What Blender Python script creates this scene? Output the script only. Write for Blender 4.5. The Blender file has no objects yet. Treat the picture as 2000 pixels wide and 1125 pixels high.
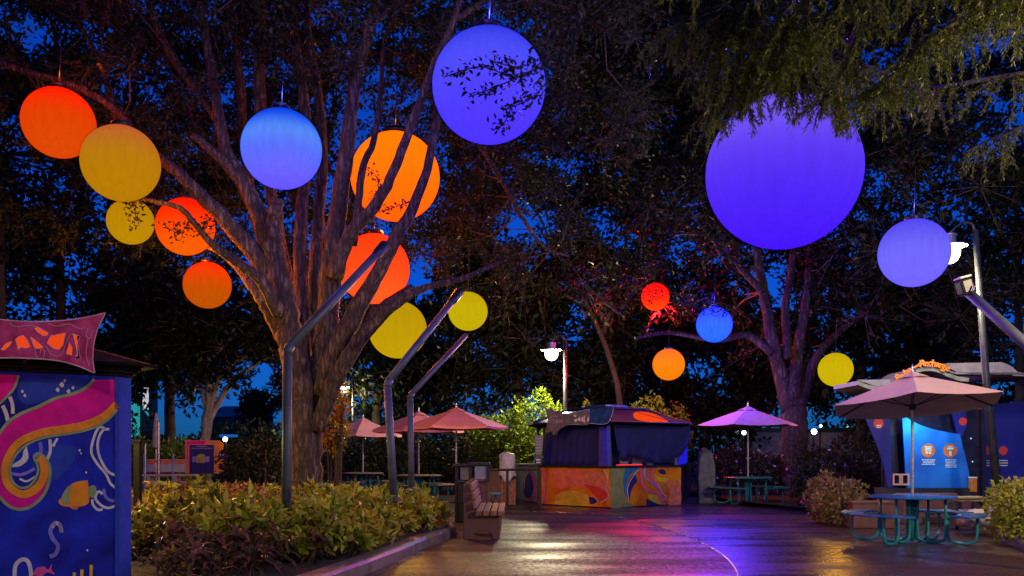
import bpy, bmesh, math, random
import numpy as np
from mathutils import Vector, Matrix, noise as mnoise

sc = bpy.context.scene
col = sc.collection
F, HOR, CAMH = 1800.0, 880.0, 1.5          # focal length in photo pixels, horizon row, eye height
U = 1200.0; DS = F / U                     # layout depths below are in units of DS metres

# ------------------------------------------------------------------ camera
cam = bpy.data.cameras.new('camera')
cam.sensor_width = 36.0
cam.lens = 36.0 * F / 2000.0
cam.shift_y = (HOR - 562.5) / 2000.0
cam.clip_end = 2000.0
cam_o = bpy.data.objects.new('camera', cam)
cam_o.location = (0, 0, CAMH)
cam_o.rotation_euler = (math.radians(90), 0, 0)
col.objects.link(cam_o)
sc.camera = cam_o

# ------------------------------------------------------------------ dusk sky
SUN_EL, SUN_ROT = math.radians(6.0), math.radians(180)
w = bpy.data.worlds.new('World'); sc.world = w; w.use_nodes = True
nt = w.node_tree; nt.nodes.clear()
o_ = nt.nodes.new('ShaderNodeOutputWorld'); bg = nt.nodes.new('ShaderNodeBackground')
sky = nt.nodes.new('ShaderNodeTexSky'); sky.sky_type = 'NISHITA'; sky.sun_disc = False
sky.sun_elevation = SUN_EL; sky.sun_rotation = SUN_ROT
sky.ozone_density = 4.0; sky.air_density = 1.0; sky.dust_density = 0.3
mx = nt.nodes.new('ShaderNodeMix'); mx.data_type = 'RGBA'; mx.blend_type = 'MULTIPLY'
mx.inputs['Factor'].default_value = 1.0
mx.inputs[7].default_value = (0.02, 0.23, 1.0, 1)
nt.links.new(sky.outputs[0], mx.inputs[6]); nt.links.new(mx.outputs[2], bg.inputs[0])
bg.inputs[1].default_value = 0.15
nt.links.new(bg.outputs[0], o_.inputs[0])
sun = bpy.data.lights.new('sun', 'SUN'); sun.energy = 0.01; sun.angle = math.radians(20); sun.color = (0.6, 0.75, 1.0)
sun_o = bpy.data.objects.new('sun', sun); sun_o.rotation_euler = (math.radians(60), 0, math.radians(20)); col.objects.link(sun_o)

vs = sc.view_settings
vs.view_transform = 'Standard'; vs.look = 'None'; vs.gamma = 1.0; vs.exposure = 0.0; vs.use_curve_mapping = False
sc.render.engine = 'CYCLES'
sc.cycles.use_denoising = True
sc.cycles.max_bounces = 5; sc.cycles.diffuse_bounces = 2; sc.cycles.glossy_bounces = 2
sc.cycles.transparent_max_bounces = 6; sc.cycles.transmission_bounces = 3
sc.cycles.caustics_reflective = False; sc.cycles.caustics_refractive = False
sc.cycles.sample_clamp_indirect = 4.0

# ------------------------------------------------------------------ helpers
def P(px, py, d):
    return Vector(((px - 1000) / U * d, d * DS, CAMH + (HOR - py) / U * d))
def G(px, d, z=0.0):
    return Vector(((px - 1000) / U * d, d * DS, z))
def Y(pts): return [(p[0], p[1] * DS) for p in pts]
class Plane:
    """an upright face through two ground points; maps photo points onto it"""
    def __init__(s, a, b, tilt=0):
        s.a = Vector((a[0], a[1], 0)); t = Vector((b[0], b[1], 0)) - s.a
        s.t = t.normalized(); s.n = Vector((s.t.y, -s.t.x, 0)).normalized()
        if s.n.dot(-s.a) < 0: s.n = -s.n
    def at(s, px, py, off=0.0):
        r = Vector(((px - 1000) / F, 1, (HOR - py) / F)); o = Vector((0, 0, CAMH))
        k = (s.a - o).dot(s.n) / r.dot(s.n)
        return o + r * k + s.n * off

def tag(o, label=None, cat=None, group=None, kind=None):
    if label: o['label'] = label
    if cat: o['category'] = cat
    if group: o['group'] = group
    if kind: o['kind'] = kind
    return o
def empty(name, loc, label=None, cat=None, group=None):
    o = bpy.data.objects.new(name, None); o.location = loc; o.empty_display_size = 0.1
    col.objects.link(o); tag(o, label, cat, group); return o
def root_loc(p):
    if p is None: return Vector((0, 0, 0))
    while p.parent: p = p.parent
    return Vector(p.location)
def copy_tree(o, parent=None):
    c = o.copy(); col.objects.link(c); c.parent = parent
    for ch in list(o.children): copy_tree(ch, c)
    return c
def link_mesh(name, me, mat, parent=None):
    o = bpy.data.objects.new(name, me); col.objects.link(o)
    if mat and not me.materials: me.materials.append(mat)
    o.parent = parent
    return o

class MB:
    def __init__(s): s.v = []; s.f = []
    def add(s, vs_, fs):
        k = len(s.v); s.v += [Vector(p) for p in vs_]; s.f += [tuple(i + k for i in f) for f in fs]; return s
    def box(s, c, size, rz=0.0, rx=0.0, ry=0.0):
        hx, hy, hz = size[0] / 2, size[1] / 2, size[2] / 2
        m = Matrix.Translation(Vector(c)) @ Matrix.Rotation(rz, 4, 'Z') @ Matrix.Rotation(ry, 4, 'Y') @ Matrix.Rotation(rx, 4, 'X')
        vs_ = [m @ Vector((x * hx, y * hy, z * hz)) for x in (-1, 1) for y in (-1, 1) for z in (-1, 1)]
        return s.add(vs_, [(0, 1, 3, 2), (4, 6, 7, 5), (0, 4, 5, 1), (2, 3, 7, 6), (0, 2, 6, 4), (1, 5, 7, 3)])
    def tube(s, pts, rad, n=8, cap=True, wob=0.0, seed=0, flat=1.0):
        pts = [Vector(p) for p in pts]
        if not hasattr(rad, '__len__'): rad = [rad] * len(pts)
        rng = random.Random(seed)
        t0 = (pts[1] - pts[0]).normalized()
        ref = Vector((0, 0, 1)) if abs(t0.z) < 0.9 else Vector((1, 0, 0))
        u = (ref - t0 * ref.dot(t0)).normalized(); k = len(s.v)
        for i, p in enumerate(pts):
            if i == 0: t = t0
            elif i == len(pts) - 1: t = (pts[i] - pts[i - 1]).normalized()
            else: t = ((pts[i + 1] - pts[i]).normalized() + (pts[i] - pts[i - 1]).normalized()).normalized()
            u = (u - t * u.dot(t)).normalized(); b = t.cross(u)
            for j in range(n):
                a = 2 * math.pi * j / n; r = rad[i] * (1 + (rng.uniform(-wob, wob) if wob else 0))
                s.v.append(p + (u * math.cos(a) * flat + b * math.sin(a)) * r)
        for i in range(len(pts) - 1):
            for j in range(n):
                a, b2 = k + i * n + j, k + i * n + (j + 1) % n
                s.f.append((a, b2, b2 + n, a + n))
        if cap:
            s.f.append(tuple(k + j for j in range(n))[::-1]); e = k + (len(pts) - 1) * n
            s.f.append(tuple(e + j for j in range(n)))
        return s
    def lathe(s, c, prof, n=24, cap=True):
        c = Vector(c); k = len(s.v)
        for r, z in prof:
            for j in range(n):
                a = 2 * math.pi * j / n; s.v.append(c + Vector((r * math.cos(a), r * math.sin(a), z)))
        for i in range(len(prof) - 1):
            for j in range(n):
                a, b = k + i * n + j, k + i * n + (j + 1) % n
                s.f.append((a, b, b + n, a + n))
        if cap:
            s.f.append(tuple(k + j for j in range(n))[::-1]); e = k + (len(prof) - 1) * n
            s.f.append(tuple(e + j for j in range(n)))
        return s
    def prism(s, poly, vec):
        poly = [Vector(p) for p in poly]; vec = Vector(vec); n = len(poly)
        return s.add(poly + [p + vec for p in poly],
                     [tuple(range(n))[::-1], tuple(range(n, 2 * n))] + [(i, (i + 1) % n, n + (i + 1) % n, n + i) for i in range(n)])
    def build(s, name, mat, parent=None, smooth=False, bevel=0.0):
        L = root_loc(parent)
        me = bpy.data.meshes.new(name)
        me.from_pydata([tuple(p - L) for p in s.v], [], s.f)
        bm = bmesh.new(); bm.from_mesh(me); bmesh.ops.recalc_face_normals(bm, faces=bm.faces)
        bm.to_mesh(me); bm.free()
        o = link_mesh(name, me, mat, parent)
        if smooth:
            for p in me.polygons: p.use_smooth = True
        if bevel:
            b = o.modifiers.new('bevel', 'BEVEL'); b.width = bevel; b.segments = 2; b.limit_method = 'ANGLE'
        return o

def spline(pts, k=6):
    """Catmull-Rom through the points (tuples of any length)"""
    pts = [np.array(p, float) for p in pts]; out = []
    for i in range(len(pts) - 1):
        p0 = pts[i - 1] if i else pts[0] * 2 - pts[1]
        p1, p2 = pts[i], pts[i + 1]
        p3 = pts[i + 2] if i + 2 < len(pts) else pts[-1] * 2 - pts[-2]
        for j in range(k):
            t = j / k
            out.append(0.5 * (2 * p1 + (p2 - p0) * t + (2 * p0 - 5 * p1 + 4 * p2 - p3) * t * t + (3 * p1 - p0 - 3 * p2 + p3) * t ** 3))
    out.append(pts[-1]); return [tuple(p) for p in out]

def shape(name, plane, pts, off, mat, parent, smooth=True, closed=True, thick=0.003):
    """a flat painted shape on an upright face, traced in photo points"""
    if smooth:
        q = spline(list(pts) + [pts[0]], 4)[:-1]
    else: q = list(pts)
    bm = bmesh.new(); L = root_loc(parent)
    vs_ = [bm.verts.new(plane.at(p[0], p[1], off) - L) for p in q]
    es = [bm.edges.new((vs_[i], vs_[(i + 1) % len(vs_)])) for i in range(len(vs_))]
    bmesh.ops.triangle_fill(bm, use_beauty=True, edges=es)
    me = bpy.data.meshes.new(name); bmesh.ops.recalc_face_normals(bm, faces=bm.faces)
    if bm.faces and sum((f.normal.dot(plane.n) for f in bm.faces)) < 0: bmesh.ops.reverse_faces(bm, faces=bm.faces)
    bm.to_mesh(me); bm.free()
    o = link_mesh(name, me, mat, parent)
    return o
def stroke(name, plane, pts, wpx, off, mat, parent, k=5):
    """a brush stroke of given width in photo points"""
    q = spline(pts, k); n = len(q); L = root_loc(parent); vs_ = []
    for i, p in enumerate(q):
        a = q[max(0, i - 1)]; b = q[min(n - 1, i + 1)]
        tx, ty = b[0] - a[0], b[1] - a[1]; l = math.hypot(tx, ty) or 1
        w_ = p[2] if len(p) > 2 else wpx
        nx, ny = -ty / l * w_ / 2, tx / l * w_ / 2
        vs_.append(plane.at(p[0] + nx, p[1] + ny, off) - L); vs_.append(plane.at(p[0] - nx, p[1] - ny, off) - L)
    me = bpy.data.meshes.new(name)
    me.from_pydata([tuple(v) for v in vs_], [], [(2 * i, 2 * i + 1, 2 * i + 3, 2 * i + 2) for i in range(n - 1)])
    me.update()
    return link_mesh(name, me, mat, parent)

# ------------------------------------------------------------------ materials
def newmat(name):
    m = bpy.data.materials.new(name); m.use_nodes = True; m.node_tree.nodes.clear()
    return m, m.node_tree.nodes, m.node_tree.links
def pm(name, c, rough=0.6, metal=0.0, var=0.18, scale=6.0, bump=0.15, bscale=40.0, spec=0.5, c2=None, rvar=0.1, detail=6, coat=0.0):
    m, N, L = newmat(name)
    out = N.new('ShaderNodeOutputMaterial'); b = N.new('ShaderNodeBsdfPrincipled')
    tc = N.new('ShaderNodeTexCoord'); n1 = N.new('ShaderNodeTexNoise'); n1.inputs['Scale'].default_value = scale; n1.inputs['Detail'].default_value = detail
    L.new(tc.outputs['Object'], n1.inputs['Vector'])
    r = N.new('ShaderNodeValToRGB')
    c2 = c2 or tuple(min(1, x * (1 + var)) for x in c); c1 = tuple(x * (1 - var) for x in c)
    r.color_ramp.elements[0].position = 0.35; r.color_ramp.elements[0].color = (*c1, 1)
    r.color_ramp.elements[1].position = 0.65; r.color_ramp.elements[1].color = (*c2, 1)
    L.new(n1.outputs['Fac'], r.inputs['Fac']); L.new(r.outputs['Color'], b.inputs['Base Color'])
    mr = N.new('ShaderNodeMapRange'); mr.inputs[3].default_value = max(0.02, rough - rvar); mr.inputs[4].default_value = min(1, rough + rvar)
    L.new(n1.outputs['Fac'], mr.inputs[0]); L.new(mr.outputs[0], b.inputs['Roughness'])
    b.inputs['Metallic'].default_value = metal; b.inputs['Specular IOR Level'].default_value = spec
    b.inputs['Coat Weight'].default_value = coat
    if bump:
        n2 = N.new('ShaderNodeTexNoise'); n2.inputs['Scale'].default_value = bscale; n2.inputs['Detail'].default_value = 4
        L.new(tc.outputs['Object'], n2.inputs['Vector'])
        bp = N.new('ShaderNodeBump'); bp.inputs['Strength'].default_value = bump; bp.inputs['Distance'].default_value = 0.02
        L.new(n2.outputs['Fac'], bp.inputs['Height']); L.new(bp.outputs[0], b.inputs['Normal'])
    L.new(b.outputs[0], out.inputs[0]); return m
def leafmat(name, cols, rough=0.5, trans=0.25, spec=0.22):
    """colours vary from leaf to leaf (one island each)"""
    m, N, L = newmat(name)
    out = N.new('ShaderNodeOutputMaterial'); b = N.new('ShaderNodeBsdfPrincipled'); g = N.new('ShaderNodeNewGeometry')
    r = N.new('ShaderNodeValToRGB'); r.color_ramp.interpolation = 'LINEAR'
    while len(r.color_ramp.elements) < len(cols): r.color_ramp.elements.new(0.5)
    for i, c in enumerate(cols):
        e = r.color_ramp.elements[i]; e.position = i / max(1, len(cols) - 1); e.color = (*c, 1)
    L.new(g.outputs['Random Per Island'], r.inputs['Fac']); L.new(r.outputs[0], b.inputs['Base Color'])
    b.inputs['Roughness'].default_value = rough; b.inputs['Specular IOR Level'].default_value = spec
    t = N.new('ShaderNodeBsdfTranslucent'); L.new(r.outputs[0], t.inputs[0])
    mx_ = N.new('ShaderNodeMixShader'); mx_.inputs[0].default_value = trans
    L.new(b.outputs[0], mx_.inputs[1]); L.new(t.outputs[0], mx_.inputs[2]); L.new(mx_.outputs[0], out.inputs[0]); return m
def emit(name, c, s=1.0):
    m, N, L = newmat(name); out = N.new('ShaderNodeOutputMaterial'); e = N.new('ShaderNodeEmission')
    e.inputs[0].default_value = (*c, 1); e.inputs[1].default_value = s; L.new(e.outputs[0], out.inputs[0]); return m
def lantern_mat(name, stops, streak=0.08, seams=16):
    """glowing fabric globe: bottom-to-top colours, faint sewn seams and uneven cloth"""
    m, N, L = newmat(name); out = N.new('ShaderNodeOutputMaterial'); e = N.new('ShaderNodeEmission')
    tc = N.new('ShaderNodeTexCoord'); sp = N.new('ShaderNodeSeparateXYZ'); L.new(tc.outputs['Generated'], sp.inputs[0])
    r = N.new('ShaderNodeValToRGB'); r.color_ramp.interpolation = 'B_SPLINE'
    while len(r.color_ramp.elements) < len(stops): r.color_ramp.elements.new(0.5)
    for i, (p, c) in enumerate(stops):
        r.color_ramp.elements[i].position = p; r.color_ramp.elements[i].color = (*[x / 4.0 for x in c], 1)
    L.new(sp.outputs[2], r.inputs[0])
    # seams run from pole to pole
    sx = N.new('ShaderNodeMath'); sx.operation = 'SUBTRACT'; sx.inputs[1].default_value = 0.5; L.new(sp.outputs[0], sx.inputs[0])
    sy = N.new('ShaderNodeMath'); sy.operation = 'SUBTRACT'; sy.inputs[1].default_value = 0.5; L.new(sp.outputs[1], sy.inputs[0])
    at = N.new('ShaderNodeMath'); at.operation = 'ARCTAN2'; L.new(sx.outputs[0], at.inputs[0]); L.new(sy.outputs[0], at.inputs[1])
    mu = N.new('ShaderNodeMath'); mu.operation = 'MULTIPLY'; mu.inputs[1].default_value = seams / 2.0; L.new(at.outputs[0], mu.inputs[0])
    si = N.new('ShaderNodeMath'); si.operation = 'SINE'; L.new(mu.outputs[0], si.inputs[0])
    ab = N.new('ShaderNodeMath'); ab.operation = 'ABSOLUTE'; L.new(si.outputs[0], ab.inputs[0])
    mr = N.new('ShaderNodeMapRange'); mr.inputs[1].default_value = 0.0; mr.inputs[2].default_value = 0.045
    mr.inputs[3].default_value = 0.86; mr.inputs[4].default_value = 1.0; L.new(ab.outputs[0], mr.inputs[0])
    mp = N.new('ShaderNodeMapping'); mp.inputs['Scale'].default_value = (9, 9, 1.3); L.new(tc.outputs['Generated'], mp.inputs[0])
    n1 = N.new('ShaderNodeTexNoise'); n1.inputs['Scale'].default_value = 1.6; n1.inputs['Detail'].default_value = 5; L.new(mp.outputs[0], n1.inputs['Vector'])
    m2 = N.new('ShaderNodeMapRange'); m2.inputs[1].default_value = 0.3; m2.inputs[2].default_value = 0.7
    m2.inputs[3].default_value = 1 - streak; m2.inputs[4].default_value = 1 + streak; L.new(n1.outputs['Fac'], m2.inputs[0])
    k0 = N.new('ShaderNodeMath'); k0.operation = 'MULTIPLY'; L.new(mr.outputs[0], k0.inputs[0]); L.new(m2.outputs[0], k0.inputs[1])
    k = N.new('ShaderNodeMath'); k.operation = 'MULTIPLY'; k.inputs[1].default_value = 4.0; L.new(k0.outputs[0], k.inputs[0])
    L.new(r.outputs[0], e.inputs[0]); L.new(k.outputs[0], e.inputs[1]); L.new(e.outputs[0], out.inputs[0]); return m

M = {}
def barkmat(name, c1, c2, c3, sc_=1.0):
    """furrowed plates: stretched cells and noise, with lichen-pale patches"""
    m, N, L = newmat(name); out = N.new('ShaderNodeOutputMaterial'); b = N.new('ShaderNodeBsdfPrincipled'); tc = N.new('ShaderNodeTexCoord')
    mp = N.new('ShaderNodeMapping'); mp.inputs['Scale'].default_value = (11 * sc_, 11 * sc_, 2.0 * sc_); L.new(tc.outputs['Object'], mp.inputs[0])
    dn = N.new('ShaderNodeTexNoise'); dn.inputs['Scale'].default_value = 2.0; dn.inputs['Detail'].default_value = 5; L.new(mp.outputs[0], dn.inputs['Vector'])
    ad = N.new('ShaderNodeMix'); ad.data_type = 'VECTOR'; ad.inputs['Factor'].default_value = 0.6; L.new(mp.outputs[0], ad.inputs[4]); L.new(dn.outputs['Color'], ad.inputs[5])
    vo = N.new('ShaderNodeTexVoronoi'); vo.feature = 'DISTANCE_TO_EDGE'; vo.inputs['Scale'].default_value = 2.4; L.new(ad.outputs[1], vo.inputs['Vector'])
    cr = N.new('ShaderNodeMapRange'); cr.inputs[1].default_value = 0.0; cr.inputs[2].default_value = 0.4; L.new(vo.outputs['Distance'], cr.inputs[0])
    n2 = N.new('ShaderNodeTexNoise'); n2.inputs['Scale'].default_value = 3.0; n2.inputs['Detail'].default_value = 8; L.new(tc.outputs['Object'], n2.inputs['Vector'])
    ra = N.new('ShaderNodeValToRGB'); ra.color_ramp.elements[0].position = 0.35; ra.color_ramp.elements[0].color = (*c2, 1); ra.color_ramp.elements[1].position = 0.68; ra.color_ramp.elements[1].color = (*c3, 1); L.new(n2.outputs['Fac'], ra.inputs[0])
    mx_ = N.new('ShaderNodeMix'); mx_.data_type = 'RGBA'; mx_.inputs[6].default_value = (*c1, 1); L.new(cr.outputs[0], mx_.inputs['Factor']); L.new(ra.outputs[0], mx_.inputs[7]); L.new(mx_.outputs[2], b.inputs['Base Color'])
    mu = N.new('ShaderNodeMath'); mu.operation = 'MULTIPLY_ADD'; mu.inputs[1].default_value = 1.4; L.new(dn.outputs['Fac'], mu.inputs[0]); L.new(cr.outputs[0], mu.inputs[2])
    bp = N.new('ShaderNodeBump'); bp.inputs['Strength'].default_value = 1.0; bp.inputs['Distance'].default_value = 0.035; L.new(mu.outputs[0], bp.inputs['Height']); L.new(bp.outputs[0], b.inputs['Normal'])
    b.inputs['Roughness'].default_value = 0.8; b.inputs['Specular IOR Level'].default_value = 0.25; L.new(b.outputs[0], out.inputs[0]); return m
M['bark'] = barkmat('bark', (0.06, 0.034, 0.02), (0.17, 0.095, 0.05), (0.36, 0.235, 0.135))
M['bark_red'] = barkmat('bark_red', (0.03, 0.018, 0.016), (0.10, 0.055, 0.045), (0.16, 0.10, 0.08), 0.8)
M['bark_dark'] = pm('bark_dark', (0.04, 0.03, 0.024), 0.9, var=0.4, scale=3, bump=0.8, bscale=14)
M['bark_pale'] = pm('bark_pale', (0.26, 0.24, 0.18), 0.85, var=0.35, scale=3, bump=0.6, bscale=14)
M['twig'] = pm('twig', (0.07, 0.05, 0.04), 0.9, bump=0)
M['pole'] = pm('pole_paint', (0.085, 0.095, 0.10), 0.5, metal=0.2, var=0.2, scale=4, bump=0.05, bscale=60, rvar=0.12)
M['pole_blue'] = pm('pole_blue', (0.10, 0.105, 0.145), 0.5, metal=0.2, var=0.25, scale=4, bump=0.05, bscale=60, rvar=0.12)
M['post'] = pm('post_dark', (0.045, 0.05, 0.055), 0.45, metal=0.1, var=0.3, scale=5, bump=0.1, bscale=30)
M['steel'] = pm('steel', (0.45, 0.45, 0.47), 0.35, metal=0.8, var=0.1, bump=0.03)
M['dark_metal'] = pm('dark_metal', (0.025, 0.025, 0.03), 0.4, metal=0.4, bump=0.03)
M['canvas'] = pm('canvas_blush', (0.84, 0.47, 0.38), 0.85, var=0.08, scale=2.5, bump=0.12, bscale=90)
M['canvas_red'] = pm('canvas_coral', (0.74, 0.28, 0.25), 0.85, var=0.1, scale=2.5, bump=0.12, bscale=90)
M['canvas_mauve'] = pm('canvas_mauve', (0.50, 0.24, 0.19), 0.85, var=0.1, scale=2.5, bump=0.12, bscale=90)
M['table_blue'] = pm('table_blue', (0.02, 0.13, 0.34), 0.28, var=0.2, scale=10, bump=0.06, bscale=120, rvar=0.1, coat=0.3)
M['table_teal'] = pm('table_teal', (0.015, 0.20, 0.24), 0.32, var=0.2, scale=8, bump=0.04, rvar=0.1)
M['concrete'] = pm('concrete', (0.20, 0.155, 0.135), 0.7, var=0.25, scale=9, bump=0.35, bscale=60)
M['kerb'] = pm('kerb_concrete', (0.17, 0.125, 0.115), 0.42, var=0.35, scale=5, bump=0.3, bscale=50, rvar=0.18)
M['aggregate'] = pm('aggregate_red', (0.17, 0.072, 0.05), 0.75, var=0.45, scale=70, bump=0.5, bscale=90, detail=3)
M['wood'] = pm('wet_wood', (0.26, 0.11, 0.05), 0.75, var=0.35, scale=14, bump=0.3, bscale=50, rvar=0.15)
M['redwall'] = pm('red_brown_render', (0.17, 0.062, 0.05), 0.55, var=0.25, scale=5, bump=0.25, bscale=45)
M['soil'] = pm('soil', (0.03, 0.02, 0.014), 0.95, var=0.5, scale=10, bump=0.8, bscale=30)
M['ground'] = pm('dark_ground', (0.03, 0.028, 0.024), 0.8, var=0.4, scale=0.6, bump=0.3, bscale=8)
M['white'] = pm('white_print', (0.72, 0.72, 0.72), 0.6, var=0.05, bump=0)
M['dull_white'] = pm('dull_white', (0.45, 0.44, 0.46), 0.7, var=0.25, scale=30, bump=0.05)
M['black'] = pm('black_trim', (0.012, 0.012, 0.014), 0.5, var=0.3, bump=0.05)
M['roof_brown'] = pm('roof_brown', (0.010, 0.008, 0.009), 0.8, var=0.3, scale=8, bump=0.2, spec=0.08)
M['grey_cloth'] = pm('grey_cloth', (0.33, 0.31, 0.31), 0.9, var=0.15, scale=6, bump=0.3, bscale=30)
M['pink_cloth'] = pm('pink_cloth', (0.62, 0.48, 0.52), 0.85, var=0.15, scale=5, bump=0.35, bscale=14)
M['glass_dark'] = pm('dark_glass', (0.01, 0.012, 0.016), 0.08, var=0.1, bump=0)

# wet exposed-aggregate paving: sealed puddled film over a stony mix
def paving(name, c, rlo, rhi, bump, seed, grain=1.2):
    m, N, L = newmat(name); out = N.new('ShaderNodeOutputMaterial'); b = N.new('ShaderNodeBsdfPrincipled')
    tc = N.new('ShaderNodeTexCoord'); mp = N.new('ShaderNodeMapping'); mp.inputs['Location'].default_value = (seed, seed * 2, 0)
    L.new(tc.outputs['Object'], mp.inputs[0])
    v = N.new('ShaderNodeTexVoronoi'); v.inputs['Scale'].default_value = 34; L.new(mp.outputs[0], v.inputs['Vector'])
    r = N.new('ShaderNodeMix'); r.data_type = 'RGBA'; r.blend_type = 'MULTIPLY'; r.inputs['Factor'].default_value = 0.55
    big = N.new('ShaderNodeTexNoise'); big.inputs['Scale'].default_value = 0.9; big.inputs['Detail'].default_value = 7; L.new(mp.outputs[0], big.inputs['Vector'])
    cr = N.new('ShaderNodeValToRGB'); cr.color_ramp.elements[0].position = 0.3; cr.color_ramp.elements[0].color = (*[x * 0.6 for x in c], 1)
    cr.color_ramp.elements[1].position = 0.7; cr.color_ramp.elements[1].color = (*[x * 1.4 for x in c], 1)
    L.new(big.outputs['Fac'], cr.inputs[0]); L.new(cr.outputs[0], r.inputs[6]); L.new(v.outputs['Color'], r.inputs[7]); L.new(r.outputs[2], b.inputs['Base Color'])
    wet = N.new('ShaderNodeTexNoise'); wet.inputs['Scale'].default_value = 0.7; wet.inputs['Detail'].default_value = 4; L.new(tc.outputs['Object'], wet.inputs['Vector'])
    mp2 = N.new('ShaderNodeMapping'); mp2.inputs['Scale'].default_value = (0.45, 1.6, 1); L.new(tc.outputs['Object'], mp2.inputs[0]); L.new(mp2.outputs[0], wet.inputs['Vector'])
    g1 = N.new('ShaderNodeTexNoise'); g1.inputs['Scale'].default_value = 14.0; g1.inputs['Detail'].default_value = 9; g1.inputs['Roughness'].default_value = 0.85; L.new(tc.outputs['Object'], g1.inputs['Vector'])
    gm = N.new('ShaderNodeMath'); gm.operation = 'MULTIPLY_ADD'; gm.inputs[1].default_value = grain; L.new(g1.outputs['Fac'], gm.inputs[0])
    gs = N.new('ShaderNodeMath'); gs.operation = 'MULTIPLY_ADD'; gs.inputs[1].default_value = 1.0; gs.inputs[2].default_value = -0.5 * grain; L.new(wet.outputs['Fac'], gs.inputs[0]); L.new(gs.outputs[0], gm.inputs[2])
    mr = N.new('ShaderNodeMapRange'); mr.inputs[1].default_value = 0.38; mr.inputs[2].default_value = 0.62; mr.inputs[3].default_value = rlo; mr.inputs[4].default_value = rhi
    L.new(gm.outputs[0], mr.inputs[0])
    ms = N.new('ShaderNodeMapRange'); ms.inputs[1].default_value = 0.35; ms.inputs[2].default_value = 0.65; ms.inputs[3].default_value = 0.95; ms.inputs[4].default_value = 0.12; L.new(gm.outputs[0], ms.inputs[0]); L.new(ms.outputs[0], b.inputs['Specular IOR Level']); L.new(mr.outputs[0], b.inputs['Roughness'])
    mb = N.new('ShaderNodeMapRange'); mb.inputs[1].default_value = 0.38; mb.inputs[2].default_value = 0.62; mb.inputs[3].default_value = bump * 0.3; mb.inputs[4].default_value = bump
    L.new(wet.outputs['Fac'], mb.inputs[0])
    bp = N.new('ShaderNodeBump'); bp.inputs['Distance'].default_value = 0.011; L.new(mb.outputs[0], bp.inputs['Strength'])
    n2 = N.new('ShaderNodeTexNoise'); n2.inputs['Scale'].default_value = 21; n2.inputs['Detail'].default_value = 6; n2.inputs['Roughness'].default_value = 0.75; L.new(tc.outputs['Object'], n2.inputs['Vector'])
    L.new(n2.outputs['Fac'], bp.inputs['Height']); L.new(bp.outputs[0], b.inputs['Normal'])
    L.new(b.outputs[0], out.inputs[0]); return m
M['paving'] = paving('wet_paving', (0.062, 0.036, 0.03), 0.30, 0.62, 1.2, 3.0, 1.7)
M['apron'] = paving('wet_apron', (0.075, 0.03, 0.032), 0.22, 0.42, 0.6, 9.0, 0.7)

LEAF = {
 'oak': leafmat('leaf_oak', [(0.010, 0.018, 0.006), (0.020, 0.032, 0.010), (0.036, 0.040, 0.014), (0.065, 0.052, 0.022)]),
 'far': leafmat('leaf_far', [(0.006, 0.010, 0.004), (0.011, 0.018, 0.007), (0.02, 0.026, 0.010)], trans=0.15),
 'oak2': leafmat('leaf_oak_far', [(0.006, 0.011, 0.004), (0.014, 0.020, 0.007), (0.032, 0.030, 0.014)]),
 'cypress': leafmat('leaf_cypress', [(0.035, 0.055, 0.008), (0.09, 0.115, 0.014), (0.19, 0.19, 0.03)], rough=0.4),
 'lime': leafmat('leaf_lime', [(0.07, 0.15, 0.010), (0.15, 0.26, 0.02), (0.28, 0.36, 0.03)], rough=0.4),
 'yellow': leafmat('leaf_yellow', [(0.09, 0.12, 0.015), (0.20, 0.19, 0.02), (0.30, 0.25, 0.035), (0.08, 0.09, 0.02)], rough=0.38),
 'copper': leafmat('leaf_copper', [(0.10, 0.09, 0.02), (0.30, 0.17, 0.06), (0.42, 0.27, 0.13), (0.24, 0.22, 0.03)], rough=0.45),
 'mixed': leafmat('leaf_mixed', [(0.09, 0.15, 0.012), (0.30, 0.36, 0.02), (0.50, 0.46, 0.05), (0.40, 0.30, 0.06)], rough=0.45, spec=0.3),
 'strap': leafmat('leaf_strap', [(0.03, 0.04, 0.02), (0.07, 0.06, 0.025), (0.20, 0.06, 0.07), (0.10, 0.12, 0.03)], rough=0.35),
 'croton': leafmat('leaf_croton', [(0.10, 0.13, 0.015), (0.28, 0.25, 0.02), (0.35, 0.10, 0.02), (0.14, 0.15, 0.02)], rough=0.35),
 'hedge': leafmat('leaf_hedge', [(0.012, 0.02, 0.008), (0.03, 0.04, 0.015), (0.045, 0.05, 0.025)], rough=0.4),
 'petal': leafmat('petal_white', [(0.55, 0.55, 0.55), (0.7, 0.7, 0.7)], rough=0.6),
}

# ------------------------------------------------------------------ lanterns (positions needed by the trees)
LANT = [  # px, py, r_px, depth, key
 (955, 168, 111, 8.5, 'lav'), (1530, 337, 150, 8.5, 'vio'), (550, 291, 78, 9.5, 'sky'),
 (772, 345, 87, 12.5, 'amb'), (731, 525, 69, 12.4, 'red'), (777, 644, 57, 13.0, 'yel'), (914, 608, 38.5, 13.2, 'yel2'),
 (115, 240, 68, 10.2, 'ora'), (236, 319, 74, 9.4, 'ochre'), (255, 433, 44.5, 12.0, 'ochre2'), (362, 443, 56, 11.2, 'ora2'),
 (405, 557, 46, 11.6, 'ora3'), (650, 536, 32, 15.0, 'yel3'),
 (1280, 580, 27, 21.0, 'cri'), (1395, 634, 35, 17.0, 'azu'), (1306, 712, 31.5, 18.0, 'amb2'), (1632, 722, 33.5, 17.0, 'yel4'),
 (1785, 494, 67, 11.0, 'lil')]
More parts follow.
